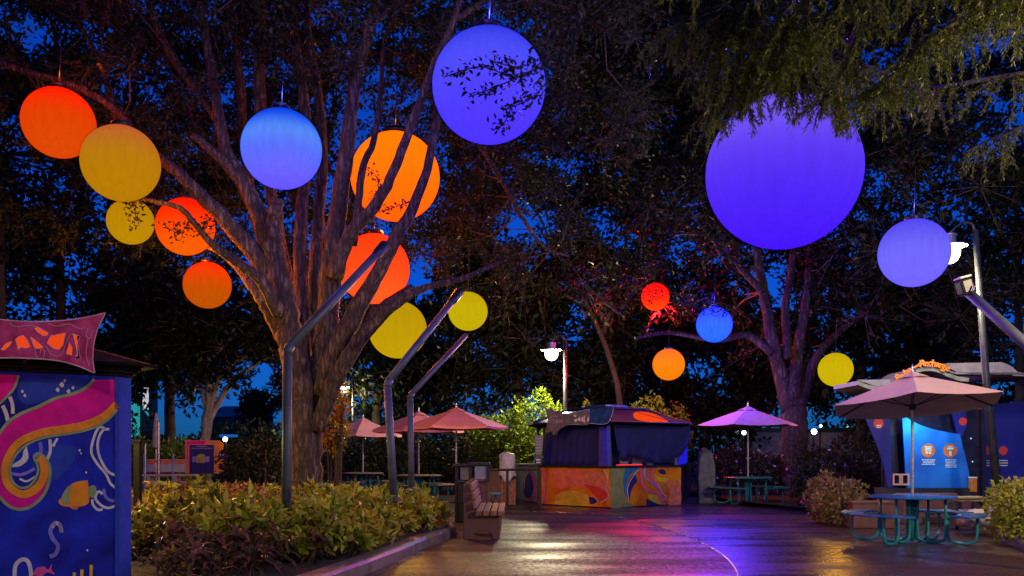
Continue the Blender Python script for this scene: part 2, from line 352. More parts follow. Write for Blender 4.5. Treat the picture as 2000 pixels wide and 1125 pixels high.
def clear_mask(C, lants=None, pad=1.03):
    px = C[:, 0] / C[:, 1] * F + 1000; py = HOR - (C[:, 2] - CAMH) / C[:, 1] * F
    keep = np.ones(len(C), bool)
    for i, (x, y, r, d, k) in enumerate(LANT):
        if k == 'cri': keep &= ~((((px - x) / 60) ** 2 + ((py - 645) / 60) ** 2 < 1) & (C[:, 1] < d * DS))
        keep &= ~(((px - x) ** 2 + (py - y) ** 2 < (r * pad + 5) ** 2) & (C[:, 1] < d * DS))
    return keep

# ------------------------------------------------------------------ leaves
def quad_mesh(name, V, nper):
    """V (N,nper,3): one face per row"""
    N_ = len(V); me = bpy.data.meshes.new(name)
    me.vertices.add(N_ * nper); me.vertices.foreach_set('co', V.reshape(-1).astype(np.float32))
    me.loops.add(N_ * nper); me.loops.foreach_set('vertex_index', np.arange(N_ * nper, dtype=np.int32))
    me.polygons.add(N_); me.polygons.foreach_set('loop_start', np.arange(0, N_ * nper, nper, dtype=np.int32))
    me.update(calc_edges=True); return me
def unit(a): return a / np.maximum(1e-9, np.linalg.norm(a, axis=-1, keepdims=True))
def leaf_verts(C, D, L, W, rng, fold=0.25):
    N_ = len(C); R = unit(rng.normal(size=(N_, 3))); S = unit(np.cross(D, R)); U = np.cross(S, D)
    L = L[:, None]; W = W[:, None]
    mid = C + D * L * 0.45; tip = C + D * L - U * L * 0.15
    up = U * W * fold
    return np.stack([C, mid + S * W / 2 + up, tip, mid - S * W / 2 + up], 1)
def twig_verts(A, B, r):
    """three-sided tubes A->B as quads"""
    D = unit(B - A); R = np.where(np.abs(D[:, 2:3]) < 0.9, np.array([[0, 0, 1.0]]), np.array([[1.0, 0, 0]]))
    u = unit(np.cross(D, R)); v = np.cross(D, u); out = []
    rr = (r if hasattr(r, '__len__') else np.full(len(A), r))[:, None]
    ring = lambda P0, k, a: P0 + (u * math.cos(a) + v * math.sin(a)) * rr * k
    for j in range(3):
        a, b = 2 * math.pi * j / 3, 2 * math.pi * (j + 1) / 3
        out.append(np.stack([ring(A, 1, a), ring(A, 1, b), ring(B, 0.5, b), ring(B, 0.5, a)], 1))
    return np.concatenate(out, 0)
def clumps(rng, K, R, sub, per, flat=0.75, drop=0.0):
    """K clump centres, R radii -> twig segments and leaf bases"""
    n = len(K)
    dirs = unit(rng.normal(size=(n, sub, 3))); dirs[..., 2] = dirs[..., 2] * flat + 0.12 - drop; dirs = unit(dirs)
    ln = R[:, None] * rng.uniform(0.45, 1.1, (n, sub))
    A = np.repeat(K[:, None], sub, 1) + dirs * (ln * 0.05)[..., None]
    B = K[:, None] + dirs * ln[..., None] + np.array([0, 0, -0.1]) * ln[..., None]
    t = rng.uniform(0.2, 1.05, (n, sub, per))
    C = A[:, :, None] + (B - A)[:, :, None] * t[..., None] + rng.normal(size=(n, sub, per, 3)) * (R[:, None, None, None] * 0.07)
    D = unit(dirs[:, :, None] * 0.8 + rng.normal(size=(n, sub, per, 3)) * 0.75)
    return A.reshape(-1, 3), B.reshape(-1, 3), C.reshape(-1, 3), D.reshape(-1, 3)
GAPS = [(55, 60, 62), (40, 292, 55), (90, 470, 42), (1042, 440, 70), (1110, 335, 45), (1185, 320, 38), (1000, 45, 40), (862, 290, 35),
        (645, 375, 30), (1190, 440, 36), (300, 140, 28), (1100, 515, 40), (870, 10, 30), (330, 15, 34), (560, 240, 20), (1400, 120, 24),
        (1500, 560, 30), (1985, 640, 60), (1840, 345, 40), (1220, 480, 30), (1640, 330, 20), (1720, 170, 24), (180, 200, 20), (700, 20, 24)]
def zone_points(rng, zones, gaps=True, gs=0.6):
    out = []
    for (x0, x1, y0, y1, d0, d1, n) in zones:
        k = 0; tries = 0
        while k < n and tries < n * 20:
            tries += 1
            x, y, d = rng.uniform(x0, x1), rng.uniform(y0, y1), rng.uniform(d0, d1)
            if gaps and any((x - gx) ** 2 + (y - gy) ** 2 < (gr * gs + 8) ** 2 for gx, gy, gr in GAPS): continue
            out.append(P(x, y, d)); k += 1
    return np.array([tuple(p) for p in out])

def crown(tree, rng, K, R, sub, per, leafL, leafW, mat, limb_pts=None, clear=True, twig=True, flat=0.75, reach=3.5, drop=0.0, tw=0.006, extra=None):
    A, B, C, D = clumps(rng, K, R, sub, per, flat, drop)
    if extra is not None:
        C = np.concatenate([C, extra[0]]); D = np.concatenate([D, extra[1]])
    if clear:
        tipk = clear_mask(C + D * leafL) & clear_mask(C); C, D = C[tipk], D[tipk]
        k = clear_mask(B) & clear_mask(A) & clear_mask((A + B) / 2); A, B = A[k], B[k]
    n = len(C)
    V = leaf_verts(C, D, leafL * rng.uniform(0.65, 1.25, n), leafW * rng.uniform(0.7, 1.2, n), rng)
    L = np.array(root_loc(tree))
    o = link_mesh('crown', quad_mesh('crown', V - L, 4), mat, tree)
    if twig:
        S = [twig_verts(A, B, tw)]
        if limb_pts is not None:
            Q = np.array(limb_pts); a2, b2 = [], []
            for c in K:
                d2 = np.linalg.norm(Q - c, axis=1); i = d2.argmin()
                if d2[i] > reach: continue
                m = (Q[i] + c) / 2 + np.array([0, 0, -0.08]) * d2[i] + rng.normal(size=3) * 0.08 * d2[i]
                a2 += [Q[i], m]; b2 += [m, c]
            if a2:
                a2, b2 = np.array(a2), np.array(b2)
                k = np.ones(len(a2), bool)
                if clear: k = clear_mask(a2) & clear_mask(b2) & clear_mask((a2 + b2) / 2)
                S.append(twig_verts(a2[k], b2[k], tw * 3.2))
        t = link_mesh('twigs', quad_mesh('twigs', np.concatenate(S) - L, 4), M['twig'], tree)
        t['kind'] = 'stuff'
    return o
def limb(tree, pts, mat, name='limb', seed=0, wob=0.1, n=12):
    """pts: px, py, depth, half-width in px"""
    q = spline(pts, 5)
    v = [P(a, b, c) for a, b, c, r in q]; rad = [max(0.012, r * c / U) for a, b, c, r in q]
    rng = random.Random(seed)
    v = [p + Vector((rng.uniform(-1, 1), rng.uniform(-1, 1), 0)) * r * 0.12 for p, r in zip(v, rad)]
    MB().tube(v, rad, n=n, wob=wob, seed=seed).build(name, mat, tree, smooth=True)
    return [tuple(p) for p in v]

# ================================================================== SETTING
def sheet(name, pts, mat, z, kind='structure'):
    me = bpy.data.meshes.new(name); me.from_pydata([(p[0], p[1], z) for p in pts], [], [tuple(range(len(pts)))]); me.update()
    if me.polygons[0].normal.z < 0: me.flip_normals()
    o = link_mesh(name, me, mat); o['kind'] = kind; return o
sheet('ground', [(-400, -60), (400, -60), (400, 900), (-400, 900)], M['ground'], -0.03)

KERB = [(-3.4, 1.5), (-2.75, 4.0), (-2.2, 6.0), (-1.72, 7.7), (-1.3, 9.6), (-1.0, 10.75), (-1.12, 11.5), (-1.5, 12.6), (-1.9, 14.2), (-2.9, 15.6), (-5.0, 16.2), (-9.5, 16.4)]
KS = spline(Y(KERB), 6)
pave = Y([(-3.4, -3), (14, -3), (14, 9), (11, 12), (12, 24), (-14, 24), (-14, 16.9), (-9.5, 16.9)]) + [(x + 0.02, y) for x, y in KS[::-1]]
pavement = sheet('pavement', pave, M['paving'], 0.0)
# darker smooth apron in front of the booth, bounded by the curved joint
JOINT = [G(px, 1800.0 / (py - HOR)) for px, py in [(1010, 998), (1080, 1001), (1170, 1005), (1240, 1016), (1310, 1037), (1360, 1056), (1405, 1080), (1430, 1102), (1443, 1130), (1446, 1200)]]
JS = spline([(p.x, p.y) for p in JOINT], 6)
ap = JS + Y([(4.6, 2.0), (9.0, 2.0), (10.5, 9.0), (9.5, 12.5), (10.5, 19.0), (0.3, 19.0)])
apron = sheet('plaza', ap, M['apron'], 0.004)
# raised metal-edged joint between the two pavings
mb = MB(); mb.tube([(x, y, 0.006) for x, y in JS], 0.014, n=6, flat=0.5)
js = mb.build('joint_strip', pm('joint_steel', (0.5, 0.48, 0.42), 0.25, metal=0.9, var=0.3, scale=8, bump=0.1, rvar=0.15), apron, smooth=True)
# planting bed: soil mound behind a rounded kerb
bedpts = [(x - 0.12, y) for x, y in KS] + Y([(-9.5, 1.5)])
def soil_z(x, y): return 0.17 + 0.012 * max(0, y / DS - 7) + 0.02 * mnoise.noise(Vector((x * 1.3, y * 1.3, 0)))
bm = bmesh.new()
vs_ = [bm.verts.new((x, y, 0.15)) for x, y in bedpts]
es = [bm.edges.new((vs_[i], vs_[(i + 1) % len(vs_)])) for i in range(len(vs_))]
bmesh.ops.triangle_fill(bm, use_beauty=True, edges=es)
bmesh.ops.subdivide_edges(bm, edges=bm.edges, cuts=3, use_grid_fill=True)
for v in bm.verts:
    if v.co.z > 0.1: v.co.z = soil_z(v.co.x, v.co.y) - 0.04
me = bpy.data.meshes.new('planting_bed'); bm.to_mesh(me); bm.free()
bed = link_mesh('planting_bed', me, M['soil']); bed['kind'] = 'structure'
def kerb_sections(name, path, wdt, h, mat, parent, seg=1.15, inner=-1):
    """precast kerb units butted with a fine joint"""
    pts = [Vector((x, y, 0)) for x, y in path]
    cum = [0]
    for a, b in zip(pts, pts[1:]): cum.append(cum[-1] + (b - a).length)
    def at(s):
        s = max(0, min(cum[-1], s))
        for i in range(len(pts) - 1):
            if s <= cum[i + 1]:
                t = (s - cum[i]) / max(1e-6, cum[i + 1] - cum[i]); return pts[i].lerp(pts[i + 1], t), (pts[i + 1] - pts[i]).normalized()
        return pts[-1], (pts[-1] - pts[-2]).normalized()
    s = 0.0; rr = random.Random(4)
    while s < cum[-1] - 0.2:
        e = min(cum[-1], s + seg) - 0.008; m_ = MB(); ring = []; k = 7
        dz = rr.uniform(-0.006, 0.006)
        for j in range(k):
            p, t = at(s + (e - s) * j / (k - 1)); nrm = Vector((-t.y, t.x, 0)) * (1 if inner < 0 else -1)
            prof = [(0, 0.0), (0, h * 0.72), (0.025, h * 0.93), (0.06, h), (wdt - 0.04, h), (wdt, h * 0.9), (wdt, 0.0)]
            for u, z in prof: m_.v.append(p + nrm * u + Vector((0, 0, z + (dz if z > 0 else -0.02))))
        q = 7
        for j in range(k - 1):
            for i in range(q):
                a, b = j * q + i, j * q + (i + 1) % q; m_.f.append((a, b, b + q, a + q))
        m_.f.append(tuple(range(q))); m_.f.append(tuple((k - 1) * q + i for i in range(q)))
        m_.build('kerb_stone', mat, parent)
        s += seg
kerb_sections('kerb', KS, 0.27, 0.17, M['kerb'], bed)
# right-hand bed
RK = [G(1700, 13.6), G(1800, 13.1), G(1880, 12.2), G(1940, 10.8), G(2000, 9.1), G(2080, 7.6), G(2250, 6.2)]
RKS = spline([(p.x, p.y) for p in RK], 5)
rb = [(x, y) for x, y in RKS] + Y([(16, 5), (16, 22), (6.0, 22), (6.2, 17.0)])
bm = bmesh.new(); vs_ = [bm.verts.new((x, y, 0.10)) for x, y in rb]; es = [bm.edges.new((vs_[i], vs_[(i + 1) % len(vs_)])) for i in range(len(vs_))]
bmesh.ops.triangle_fill(bm, use_beauty=True, edges=es); me = bpy.data.meshes.new('garden_bed'); bm.to_mesh(me); bm.free()
rbed = link_mesh('garden_bed', me, M['soil']); rbed['kind'] = 'structure'
kerb_sections('kerb', RKS, 0.22, 0.14, M['kerb'], rbed, inner=-1)

# ================================================================== LANTERNS
LS = {
 'lav': [(0, (0.085, 0.035, 1.6)), (.35, (0.085, 0.06, 1.2)), (.65, (0.09, 0.09, .95)), (.9, (0.03, 0.05, .8)), (1, (0.015, 0.02, .75))],
 'vio': [(0, (0.065, 0.008, 1.0)), (.3, (0.09, 0.022, .95)), (.6, (0.12, 0.05, .9)), (.85, (0.23, 0.15, .95)), (1, (0.13, 0.06, .9))],
 'sky': [(0, (0.16, 0.10, 1.6)), (.2, (0.16, 0.15, 1.2)), (.42, (0.10, 0.17, .95)), (.6, (0.11, 0.29, .95)), (.72, (0.06, 0.2, .9)), (.84, (0.004, 0.08, .85)), (1, (0.002, 0.04, .7))],
 'amb': [(0, (2.2, 0.14, .003)), (.4, (1.9, 0.20, .003)), (1, (1.5, 0.26, .002))],
 'red': [(0, (2.6, 0.14, .02)), (.35, (2.6, 0.085, .012)), (1, (2.8, 0.045, .004))],
 'yel': [(0, (.58, 0.37, .003)), (.5, (.54, 0.33, .003)), (1, (.50, 0.30, .003))],
 'yel2': [(0, (.56, 0.42, .002)), (.5, (.60, 0.46, .003)), (1, (.52, 0.36, .002))],
 'yel3': [(0, (.80, 0.50, .006)), (1, (.80, 0.44, .006))],
 'ora': [(0, (.75, 0.075, .002)), (.5, (.75, 0.06, .001)), (.8, (1.0, 0.02, .001)), (1, (1.6, 0.008, .001))],
 'ochre': [(0, (.50, 0.22, .002)), (.5, (.50, 0.21, .002)), (.8, (.52, 0.15, .02)), (1, (.58, 0.08, .04))],  # pinkish top paints in light from the adjacent lantern
 'ochre2': [(0, (.54, 0.28, .002)), (1, (.48, 0.21, .002))],
 'ora2': [(0, (.9, 0.15, .002)), (.4, (1.1, 0.075, .002)), (.75, (1.8, 0.018, .001)), (1, (2.0, 0.008, .001))],
 'ora3': [(0, (.52, 0.10, .001)), (.5, (.60, 0.085, .001)), (1, (1.3, 0.02, .001))],
 'cri': [(0, (3.6, 0.10, .004)), (.4, (4.0, 0.02, .006)), (1, (4.0, 0.004, .01))],
 'azu': [(0, (0.02, 0.16, 3.4)), (.5, (0.05, 0.19, 3.4)), (1, (0.03, 0.03, 3.0))],
 'amb2': [(0, (1.0, 0.22, .004)), (.5, (.9, 0.29, .003)), (1, (1.4, 0.16, .03))],
 'yel4': [(0, (.60, 0.44, .002)), (.5, (.64, 0.48, .003)), (1, (.58, 0.40, .002))],
 'lil': [(0, (0.19, 0.14, 1.2)), (.5, (0.19, 0.17, .95)), (1, (0.07, 0.04, .9))],
}
LN = {
 'lav': 'large blue violet globe lantern crossed by a leafy twig', 'vio': 'largest violet globe lantern with cypress twigs hanging over its top',
 'sky': 'blue globe lantern with a pale bright centre in front of the limbs', 'amb': 'large amber globe lantern behind two dark rising limbs',
 'red': 'red orange globe lantern behind the bend of the tree limb', 'yel': 'large yellow globe lantern behind the slanting pole arm',
 'yel2': 'small round yellow lantern at the tip of the slanting pole', 'yel3': 'yellow lantern mostly hidden between the tree stems',
 'ora': 'orange red globe lantern farthest left in the tree', 'ochre': 'big ochre yellow globe lantern overlapping the leftmost orange one',
 'ochre2': 'small ochre lantern below the big ochre one', 'ora2': 'red orange lantern crossed by a thin dark branch',
 'ora3': 'lowest orange lantern left of the tree trunk', 'cri': 'small crimson lantern half hidden by leaves',
 'azu': 'small azure blue lantern left of the farther tree', 'amb2': 'small amber lantern above the painted drinks booth',
 'yel4': 'small yellow lantern beside the right tree fork', 'lil': 'pale lilac lantern beside the tall lamp post'}
SKIN = {'la': (0.45, 0.35, 0.93), 'vi': (0.5, 0.25, 0.93), 'sk': (0.25, 0.35, 0.93), 'li': (0.5, 0.42, 0.93), 'az': (0.3, 0.35, 0.95), 'am': (0.95, 0.45, 0.2), 're': (0.95, 0.35, 0.2), 'cr': (0.95, 0.2, 0.2),
        'or': (0.92, 0.3, 0.2), 'oc': (0.85, 0.6, 0.2), 'ye': (0.85, 0.75, 0.2)}
def skin_mat(name, c, dens):
    """the cloth itself: a thin tinted layer, longer to look through towards the rim"""
    m, N, L = newmat(name); out = N.new('ShaderNodeOutputMaterial'); v = N.new('ShaderNodeVolumeAbsorption'); v.inputs['Color'].default_value = (*c, 1); v.inputs['Density'].default_value = dens
    L.new(v.outputs[0], out.inputs['Volume']); return m
# added point lights outside the globes boost the coloured light each lantern throws
SPILL = {'lav': (40, (0.12, 0.06, 1.0)), 'vio': (190, (0.14, 0.03, 1.0)), 'sky': (35, (0.10, 0.12, 1.0)), 'amb': (130, (1.0, 0.22, 0.01)), 'red': (150, (1.0, 0.16, 0.01)), 'yel': (260, (1.0, 0.50, 0.04)),
         'yel2': (40, (1.0, 0.6, 0.05)), 'ora': (90, (1.0, 0.10, 0.01)), 'ochre': (80, (1.0, 0.30, 0.02)), 'ora2': (220, (1.0, 0.14, 0.01)), 'ora3': (330, (1.0, 0.30, 0.03)),
         'cri': (1200, (1.0, 0.01, 0.03)), 'azu': (900, (0.07, 0.03, 1.0)), 'amb2': (110, (1.0, 0.2, 0.02)), 'yel4': (60, (1.0, 0.45, 0.03)), 'lil': (24, (0.28, 0.16, 1.0)), 'ochre2': (30, (1.0, 0.45, 0.02))}
for i, (px, py, rp, d, k) in enumerate(LANT):
    c = P(px, py, d); r = rp * d / U
    t = empty('globe_lantern', c + Vector((0, 0, -r)), LN[k], 'lantern', 'globe lanterns hung in the trees')
    me_ = MB(); seg = 48; rings = 28
    def ballprof(q): return [(max(0.004, q * math.sin(math.pi * j / rings)), -q * 0.985 * math.cos(math.pi * j / rings)) for j in range(rings + 1)]
    me_.lathe(c, ballprof(r * 0.995), n=seg)
    sk = MB(); sk.lathe(c, ballprof(r * 1.04), n=seg)
    me_.build('globe', lantern_mat('lantern_' + k, LS[k], streak={'azu': 0.16, 'lil': 0.07, 'sky': 0.07}.get(k, 0.05)), t, smooth=True)
    sk.build('fabric_skin', skin_mat('skin_' + k, SKIN[k[:2]], 2.0 / r), t, smooth=True)
    if k in SPILL:
        pw, lc = SPILL[k]; li = bpy.data.lights.new('lantern_bulb', 'POINT'); li.energy = pw; li.color = lc; li.shadow_soft_size = 0.12
        lo = bpy.data.objects.new('lantern_bulb', li); col.objects.link(lo); lo.parent = t; lo.location = (0, 0, -0.14)
        if k in ('lav', 'vio', 'sky', 'lil', 'ora', 'amb', 'azu'):
            l2 = bpy.data.lights.new('lantern_bulb', 'POINT'); l2.energy = {'lav': 260, 'vio': 380, 'sky': 110, 'lil': 60, 'ora': 60, 'amb': 60, 'azu': 160}[k]; l2.color = lc; l2.shadow_soft_size = 0.12
            lo2 = bpy.data.objects.new('lantern_bulb', l2); col.objects.link(lo2); lo2.parent = t; lo2.location = (0, 0, 2 * r + 0.25)
    cp = MB(); cp.lathe(c + Vector((0, 0, r * 0.985)), [(r * 0.05, 0.10 * r), (r * 0.24, 0.09 * r), (r * 0.27, 0.03 * r), (r * 0.25, -0.03 * r), (r * 0.05, -0.03 * r)], n=20)
    cp.build('top_cap', M['dark_metal'], t, smooth=False)
    cb = MB(); cb.tube([c + Vector((0, 0, r * 1.07)), c + Vector((0.02, 0.01, r * 1.07 + 0.4)), c + Vector((0.03, 0.0, r * 1.07 + 0.9))], 0.005, n=5)
    cb.build('hanging_cable', M['black'], t)

# ================================================================== BIG TREE
rng = np.random.default_rng(11)
T1 = empty('shade_tree', (-3.6, 11.05 * DS, 0.1), 'big many limbed tree hung with lanterns in the planting bed', 'tree')
LP = []
LIMBS1 = [
 ('trunk', [(588, 1060, 11, 44), (589, 985, 11, 32), (591, 900, 11, 25), (591, 800, 11, 26), (582, 725, 11, 28), (570, 670, 11, 29), (556, 600, 11, 28), (543, 530, 11, 25), (533, 475, 11, 22)]),
 ('stem', [(612, 1060, 11.15, 40), (609, 985, 11.15, 28), (606, 900, 11.15, 23), (614, 800, 11.15, 25), (626, 725, 11.15, 25), (634, 670, 11.15, 24), (641, 610, 11.2, 23), (648, 520, 11.2, 24), (658, 430, 11.2, 20), (671, 330, 11.1, 17), (684, 230, 11, 15), (699, 140, 11, 13), (722, 50, 11, 11), (748, -60, 11, 9)]),
 ('stub', [(533, 490, 11, 25), (535, 440, 10.9, 20), (539, 410, 10.8, 16), (542, 391, 10.8, 14)]),
 ('limb', [(540, 500, 11, 24), (508, 425, 11, 19), (472, 352, 11, 17), (442, 300, 11, 14), (430, 240, 11, 12), (418, 170, 11, 11), (402, 80, 11.2, 9), (380, -60, 11.4, 8)]),
 ('stub', [(474, 356, 11, 13), (420, 300, 10.8, 10), (375, 262, 10.6, 7)]),
 ('limb', [(540, 575, 11, 26), (498, 498, 11, 21), (442, 432, 10.8, 17), (390, 380, 10.7, 15), (345, 335, 10.6, 12), (290, 290, 10.8, 10), (225, 215, 11, 8), (140, 165, 11, 8), (50, 140, 11.2, 7), (-80, 90, 11.4, 6)]),
 ('limb', [(548, 615, 10.8, 17), (510, 548, 10.6, 13), (462, 512, 10.4, 11), (420, 482, 10.2, 8), (385, 443, 10.1, 7), (352, 407, 10.0, 6.5), (300, 393, 10, 5), (262, 386, 10.1, 4)]),
 ('limb', [(572, 700, 11, 14), (533, 620, 11, 15), (502, 570, 11, 14), (470, 525, 11.1, 11), (430, 490, 11.3, 9), (380, 470, 11.8, 6)]),
 ('stem', [(590, 700, 11.3, 22), (588, 560, 11.4, 17), (588, 430, 11.5, 14), (600, 300, 11.6, 12), (592, 180, 11.7, 11), (575, 60, 11.8, 9), (568, -60, 12, 8)]),
 ('stem', [(612, 690, 11.5, 20), (614, 560, 11.6, 16), (622, 430, 11.7, 13), (631, 310, 11.8, 11), (622, 190, 11.9, 10), (602, 60, 12, 8), (600, -60, 12, 7)]),
 ('stem', [(580, 660, 11.7, 18), (548, 480, 12, 14), (520, 320, 12.2, 13), (508, 200, 12.3, 13), (508, 90, 12.4, 13), (516, -60, 12.5, 11)]),
 ('stem', [(570, 640, 11.9, 14), (500, 430, 12.5, 11), (478, 290, 12.7, 11), (470, 180, 12.9, 10), (455, 40, 13, 8), (450, -60, 13, 7)]),
 ('limb', [(652, 540, 11.1, 22), (682, 462, 11, 16), (725, 412, 10.9, 13.5), (762, 350, 10.8, 11), (790, 280, 10.7, 10), (820, 200, 10.6, 9), (850, 120, 10.5, 8), (885, 40, 10.5, 7), (915, -60, 10.5, 6)]),
 ('limb', [(622, 770, 11, 15), (662, 672, 10.9, 20), (722, 560, 10.8, 18), (770, 472, 10.7, 15), (808, 400, 10.7, 12), (835, 330, 10.7, 10), (850, 250, 10.8, 9), (864, 150, 11, 8), (885, 40, 11.2, 6)]),
 ('limb', [(690, 480, 11.15, 10), (699, 410, 11.1, 9), (708, 330, 11.1, 8), (728, 280, 11.2, 7), (742, 200, 11.4, 6), (748, 90, 11.5, 5)]),
 ('limb', [(618, 840, 11, 15), (650, 750, 10.9, 17), (690, 682, 10.8, 15), (730, 632, 10.8, 13), (775, 592, 10.8, 11), (830, 562, 10.9, 8), (900, 545, 11, 6), (975, 512, 11.2, 4)]),
 ('limb', [(622, 790, 11.2, 13), (660, 700, 11.4, 13), (700, 650, 11.6, 11), (745, 598, 11.8, 8), (800, 560, 12.2, 5)]),
 ('limb', [(300, 300, 10.9, 8), (225, 225, 11.2, 8), (200, 130, 11.6, 6), (150, 40, 12, 5)]),
 ('limb', [(430, 240, 11, 9), (330, 100, 11.4, 8), (280, -20, 11.8, 6)]),
 ('limb', [(885, 40, 10.6, 7), (980, -10, 10.8, 5), (1090, 10, 11, 4), (1180, 60, 11.4, 3)]),
 ('limb', [(862, 170, 11, 7), (960, 320, 12.5, 5), (1050, 470, 13.5, 4), (1110, 500, 14, 3)]),
]
for i, (nm, pts) in enumerate(LIMBS1):
    LP += limb(T1, [(a_, b_, c_, r_ * float(np.interp(b_, [380, 560, 700], [0.9, 0.88, 1.0]))) for a_, b_, c_, r_ in pts], M['bark'], nm, seed=i, wob=0.06)
Z1 = [(-220, 420, -220, 340, 10.4, 14.5, 165), (420, 900, -240, 130, 10.5, 15, 130), (400, 880, 110, 600, 13.8, 17, 100), (880, 1260, -220, 330, 10.5, 15, 150),
      (860, 1120, 330, 560, 13, 16, 44), (-180, 320, 330, 480, 12.5, 15, 22), (330, 440, 380, 520, 13, 15, 5)]
K1 = zone_points(rng, Z1)
R1 = rng.uniform(0.45, 0.95, len(K1))
# the leafy sprigs that show dark against the globes
def sprig(rng, pts, n, spread, L_):
    q = np.array([tuple(P(*p)) for p in spline(pts, 5)]); t = rng.uniform(0, len(q) - 1.001, n); i = t.astype(int); f = (t - i)[:, None]
    C = q[i] * (1 - f) + q[i + 1] * f + rng.normal(size=(n, 3)) * spread
    D = unit(unit(q[i + 1] - q[i]) * 0.6 + rng.normal(size=(n, 3)) * 0.8); return C, D
SPR = [([(1075, 100, 8.0), (1020, 130, 7.7), (960, 120, 7.5)], 70, .06), ([(1075, 110, 7.9), (1010, 150, 7.6), (940, 130, 7.5), (868, 150, 7.4)], 150, .05),
       ([(1060, 130, 7.8), (980, 165, 7.6), (915, 190, 7.5)], 80, .05), ([(1075, 150, 7.9), (1040, 190, 7.6), (985, 215, 7.5)], 110, .055), ([(1000, 205, 7.5), (985, 240, 7.5), (968, 250, 7.5)], 40, .04),
       ([(262, 386, 10.1), (265, 415, 10.2), (262, 440, 10.2)], 60, .07), ([(270, 390, 10), (245, 400, 10.2)], 30, .05),
       ([(372, 430, 10.1), (350, 455, 10.2), (320, 440, 10.2)], 70, .07), ([(390, 450, 10.1), (405, 430, 10.1), (385, 462, 10.2)], 60, .07),
       ([(715, 330, 11), (735, 345, 11), (738, 370, 11), (725, 385, 11)], 50, .06), ([(800, 395, 10.7), (770, 405, 10.8), (745, 412, 10.9)], 45, .05),
       ([(1440, 600, 15), (1405, 608, 15.2), (1380, 604, 15.4)], 50, .07)]
sp = [sprig(rng, a, n, s, 0.1) for a, n, s in SPR]
crown(T1, rng, K1, R1, 15, 11, 0.125, 0.06, LEAF['oak'], LP, tw=0.006, reach=1.7)
sc_, sd_ = np.concatenate([a for a, b in sp[:-1]]), np.concatenate([b for a, b in sp[:-1]])
nS = len(sc_)
lm = link_mesh('leafy_twig', quad_mesh('leafy_twig', leaf_verts(sc_, sd_, 0.085 * rng.uniform(.7, 1.2, nS), 0.042 * rng.uniform(.7, 1.2, nS), rng) - np.array(T1.location), 4), LEAF['oak'], T1)
tw_ = MB()
for a, n, s in SPR[:-1]: tw_.tube([P(*p) for p in spline(a, 4)], 0.008, n=5)
tw_.build('bare_twig', M['twig'], lm)['kind'] = 'stuff'
lm['kind'] = 'stuff'

# ================================================================== RIGHT TREE
T2 = empty('oak_tree', G(1552, 19, 0), 'forked tree with dim pinkish trunk behind the blue picnic table', 'tree')
L2 = []
D2 = 19
for i, (nm, pts) in enumerate([
 ('trunk', [(1554, 1000, 30), (1553, 900, 25), (1550, 830, 25), (1546, 780, 24)]),
 ('limb', [(1545, 800, 19), (1522, 725, 14), (1506, 650, 11.5), (1492, 570, 9.5), (1480, 480, 8), (1500, 380, 7), (1470, 260, 5)]),
 ('limb', [(1552, 800, 17), (1578, 740, 12), (1598, 692, 8), (1650, 640, 6), (1720, 600, 5), (1800, 590, 4)]),
 ('limb', [(1550, 780, 14), (1560, 680, 11), (1575, 580, 9), (1590, 450, 7), (1620, 330, 5)]),
 ('limb', [(1508, 690, 9), (1460, 655, 7), (1400, 665, 5), (1310, 650, 4), (1240, 660, 3)]),
 ('limb', [(1540, 700, 9), (1535, 600, 8), (1550, 480, 6), (1540, 380, 5)]),
 ('limb', [(1490, 570, 7), (1420, 500, 6), (1330, 440, 5), (1250, 420, 4)])]):
    L2 += limb(T2, [(a, b, D2 + 0.3 * (j % 2), r) for j, (a, b, r) in enumerate(pts)], M['bark_red'], nm, seed=40 + i, wob=0.06)
K2 = zone_points(rng, [(1130, 1420, -150, 600, 16.5, 23, 120), (1400, 1720, -150, 480, 17, 23, 100), (1420, 1620, 440, 700, 20, 23, 26), (1700, 2080, -100, 640, 15, 23, 140), (1600, 1760, 480, 660, 18, 22, 22), (1080, 1420, -150, 200, 14, 17, 44), (1230, 1420, 180, 420, 14, 17, 16)])
e = [sprig(rng, *SPR[-1], 0.1), sprig(rng, [(1262, 560, 20), (1275, 566, 20), (1292, 572, 20)], 110, 0.16, 0.1), sprig(rng, [(1262, 585, 20), (1278, 590, 20)], 50, 0.14, 0.1)]
ec, ed = np.concatenate([a for a, b in e]), np.concatenate([b for a, b in e])
sl = link_mesh('leafy_twig', quad_mesh('leafy_twig', leaf_verts(ec, ed, 0.11 * rng.uniform(.7, 1.2, len(ec)), 0.055 * rng.uniform(.7, 1.2, len(ec)), rng) - np.array(T2.location), 4), LEAF['oak2'], T2); sl['kind'] = 'stuff'
crown(T2, rng, K2, rng.uniform(0.8, 1.5, len(K2)), 17, 13, 0.20, 0.10, LEAF['oak2'], L2, tw=0.012, reach=3.0)

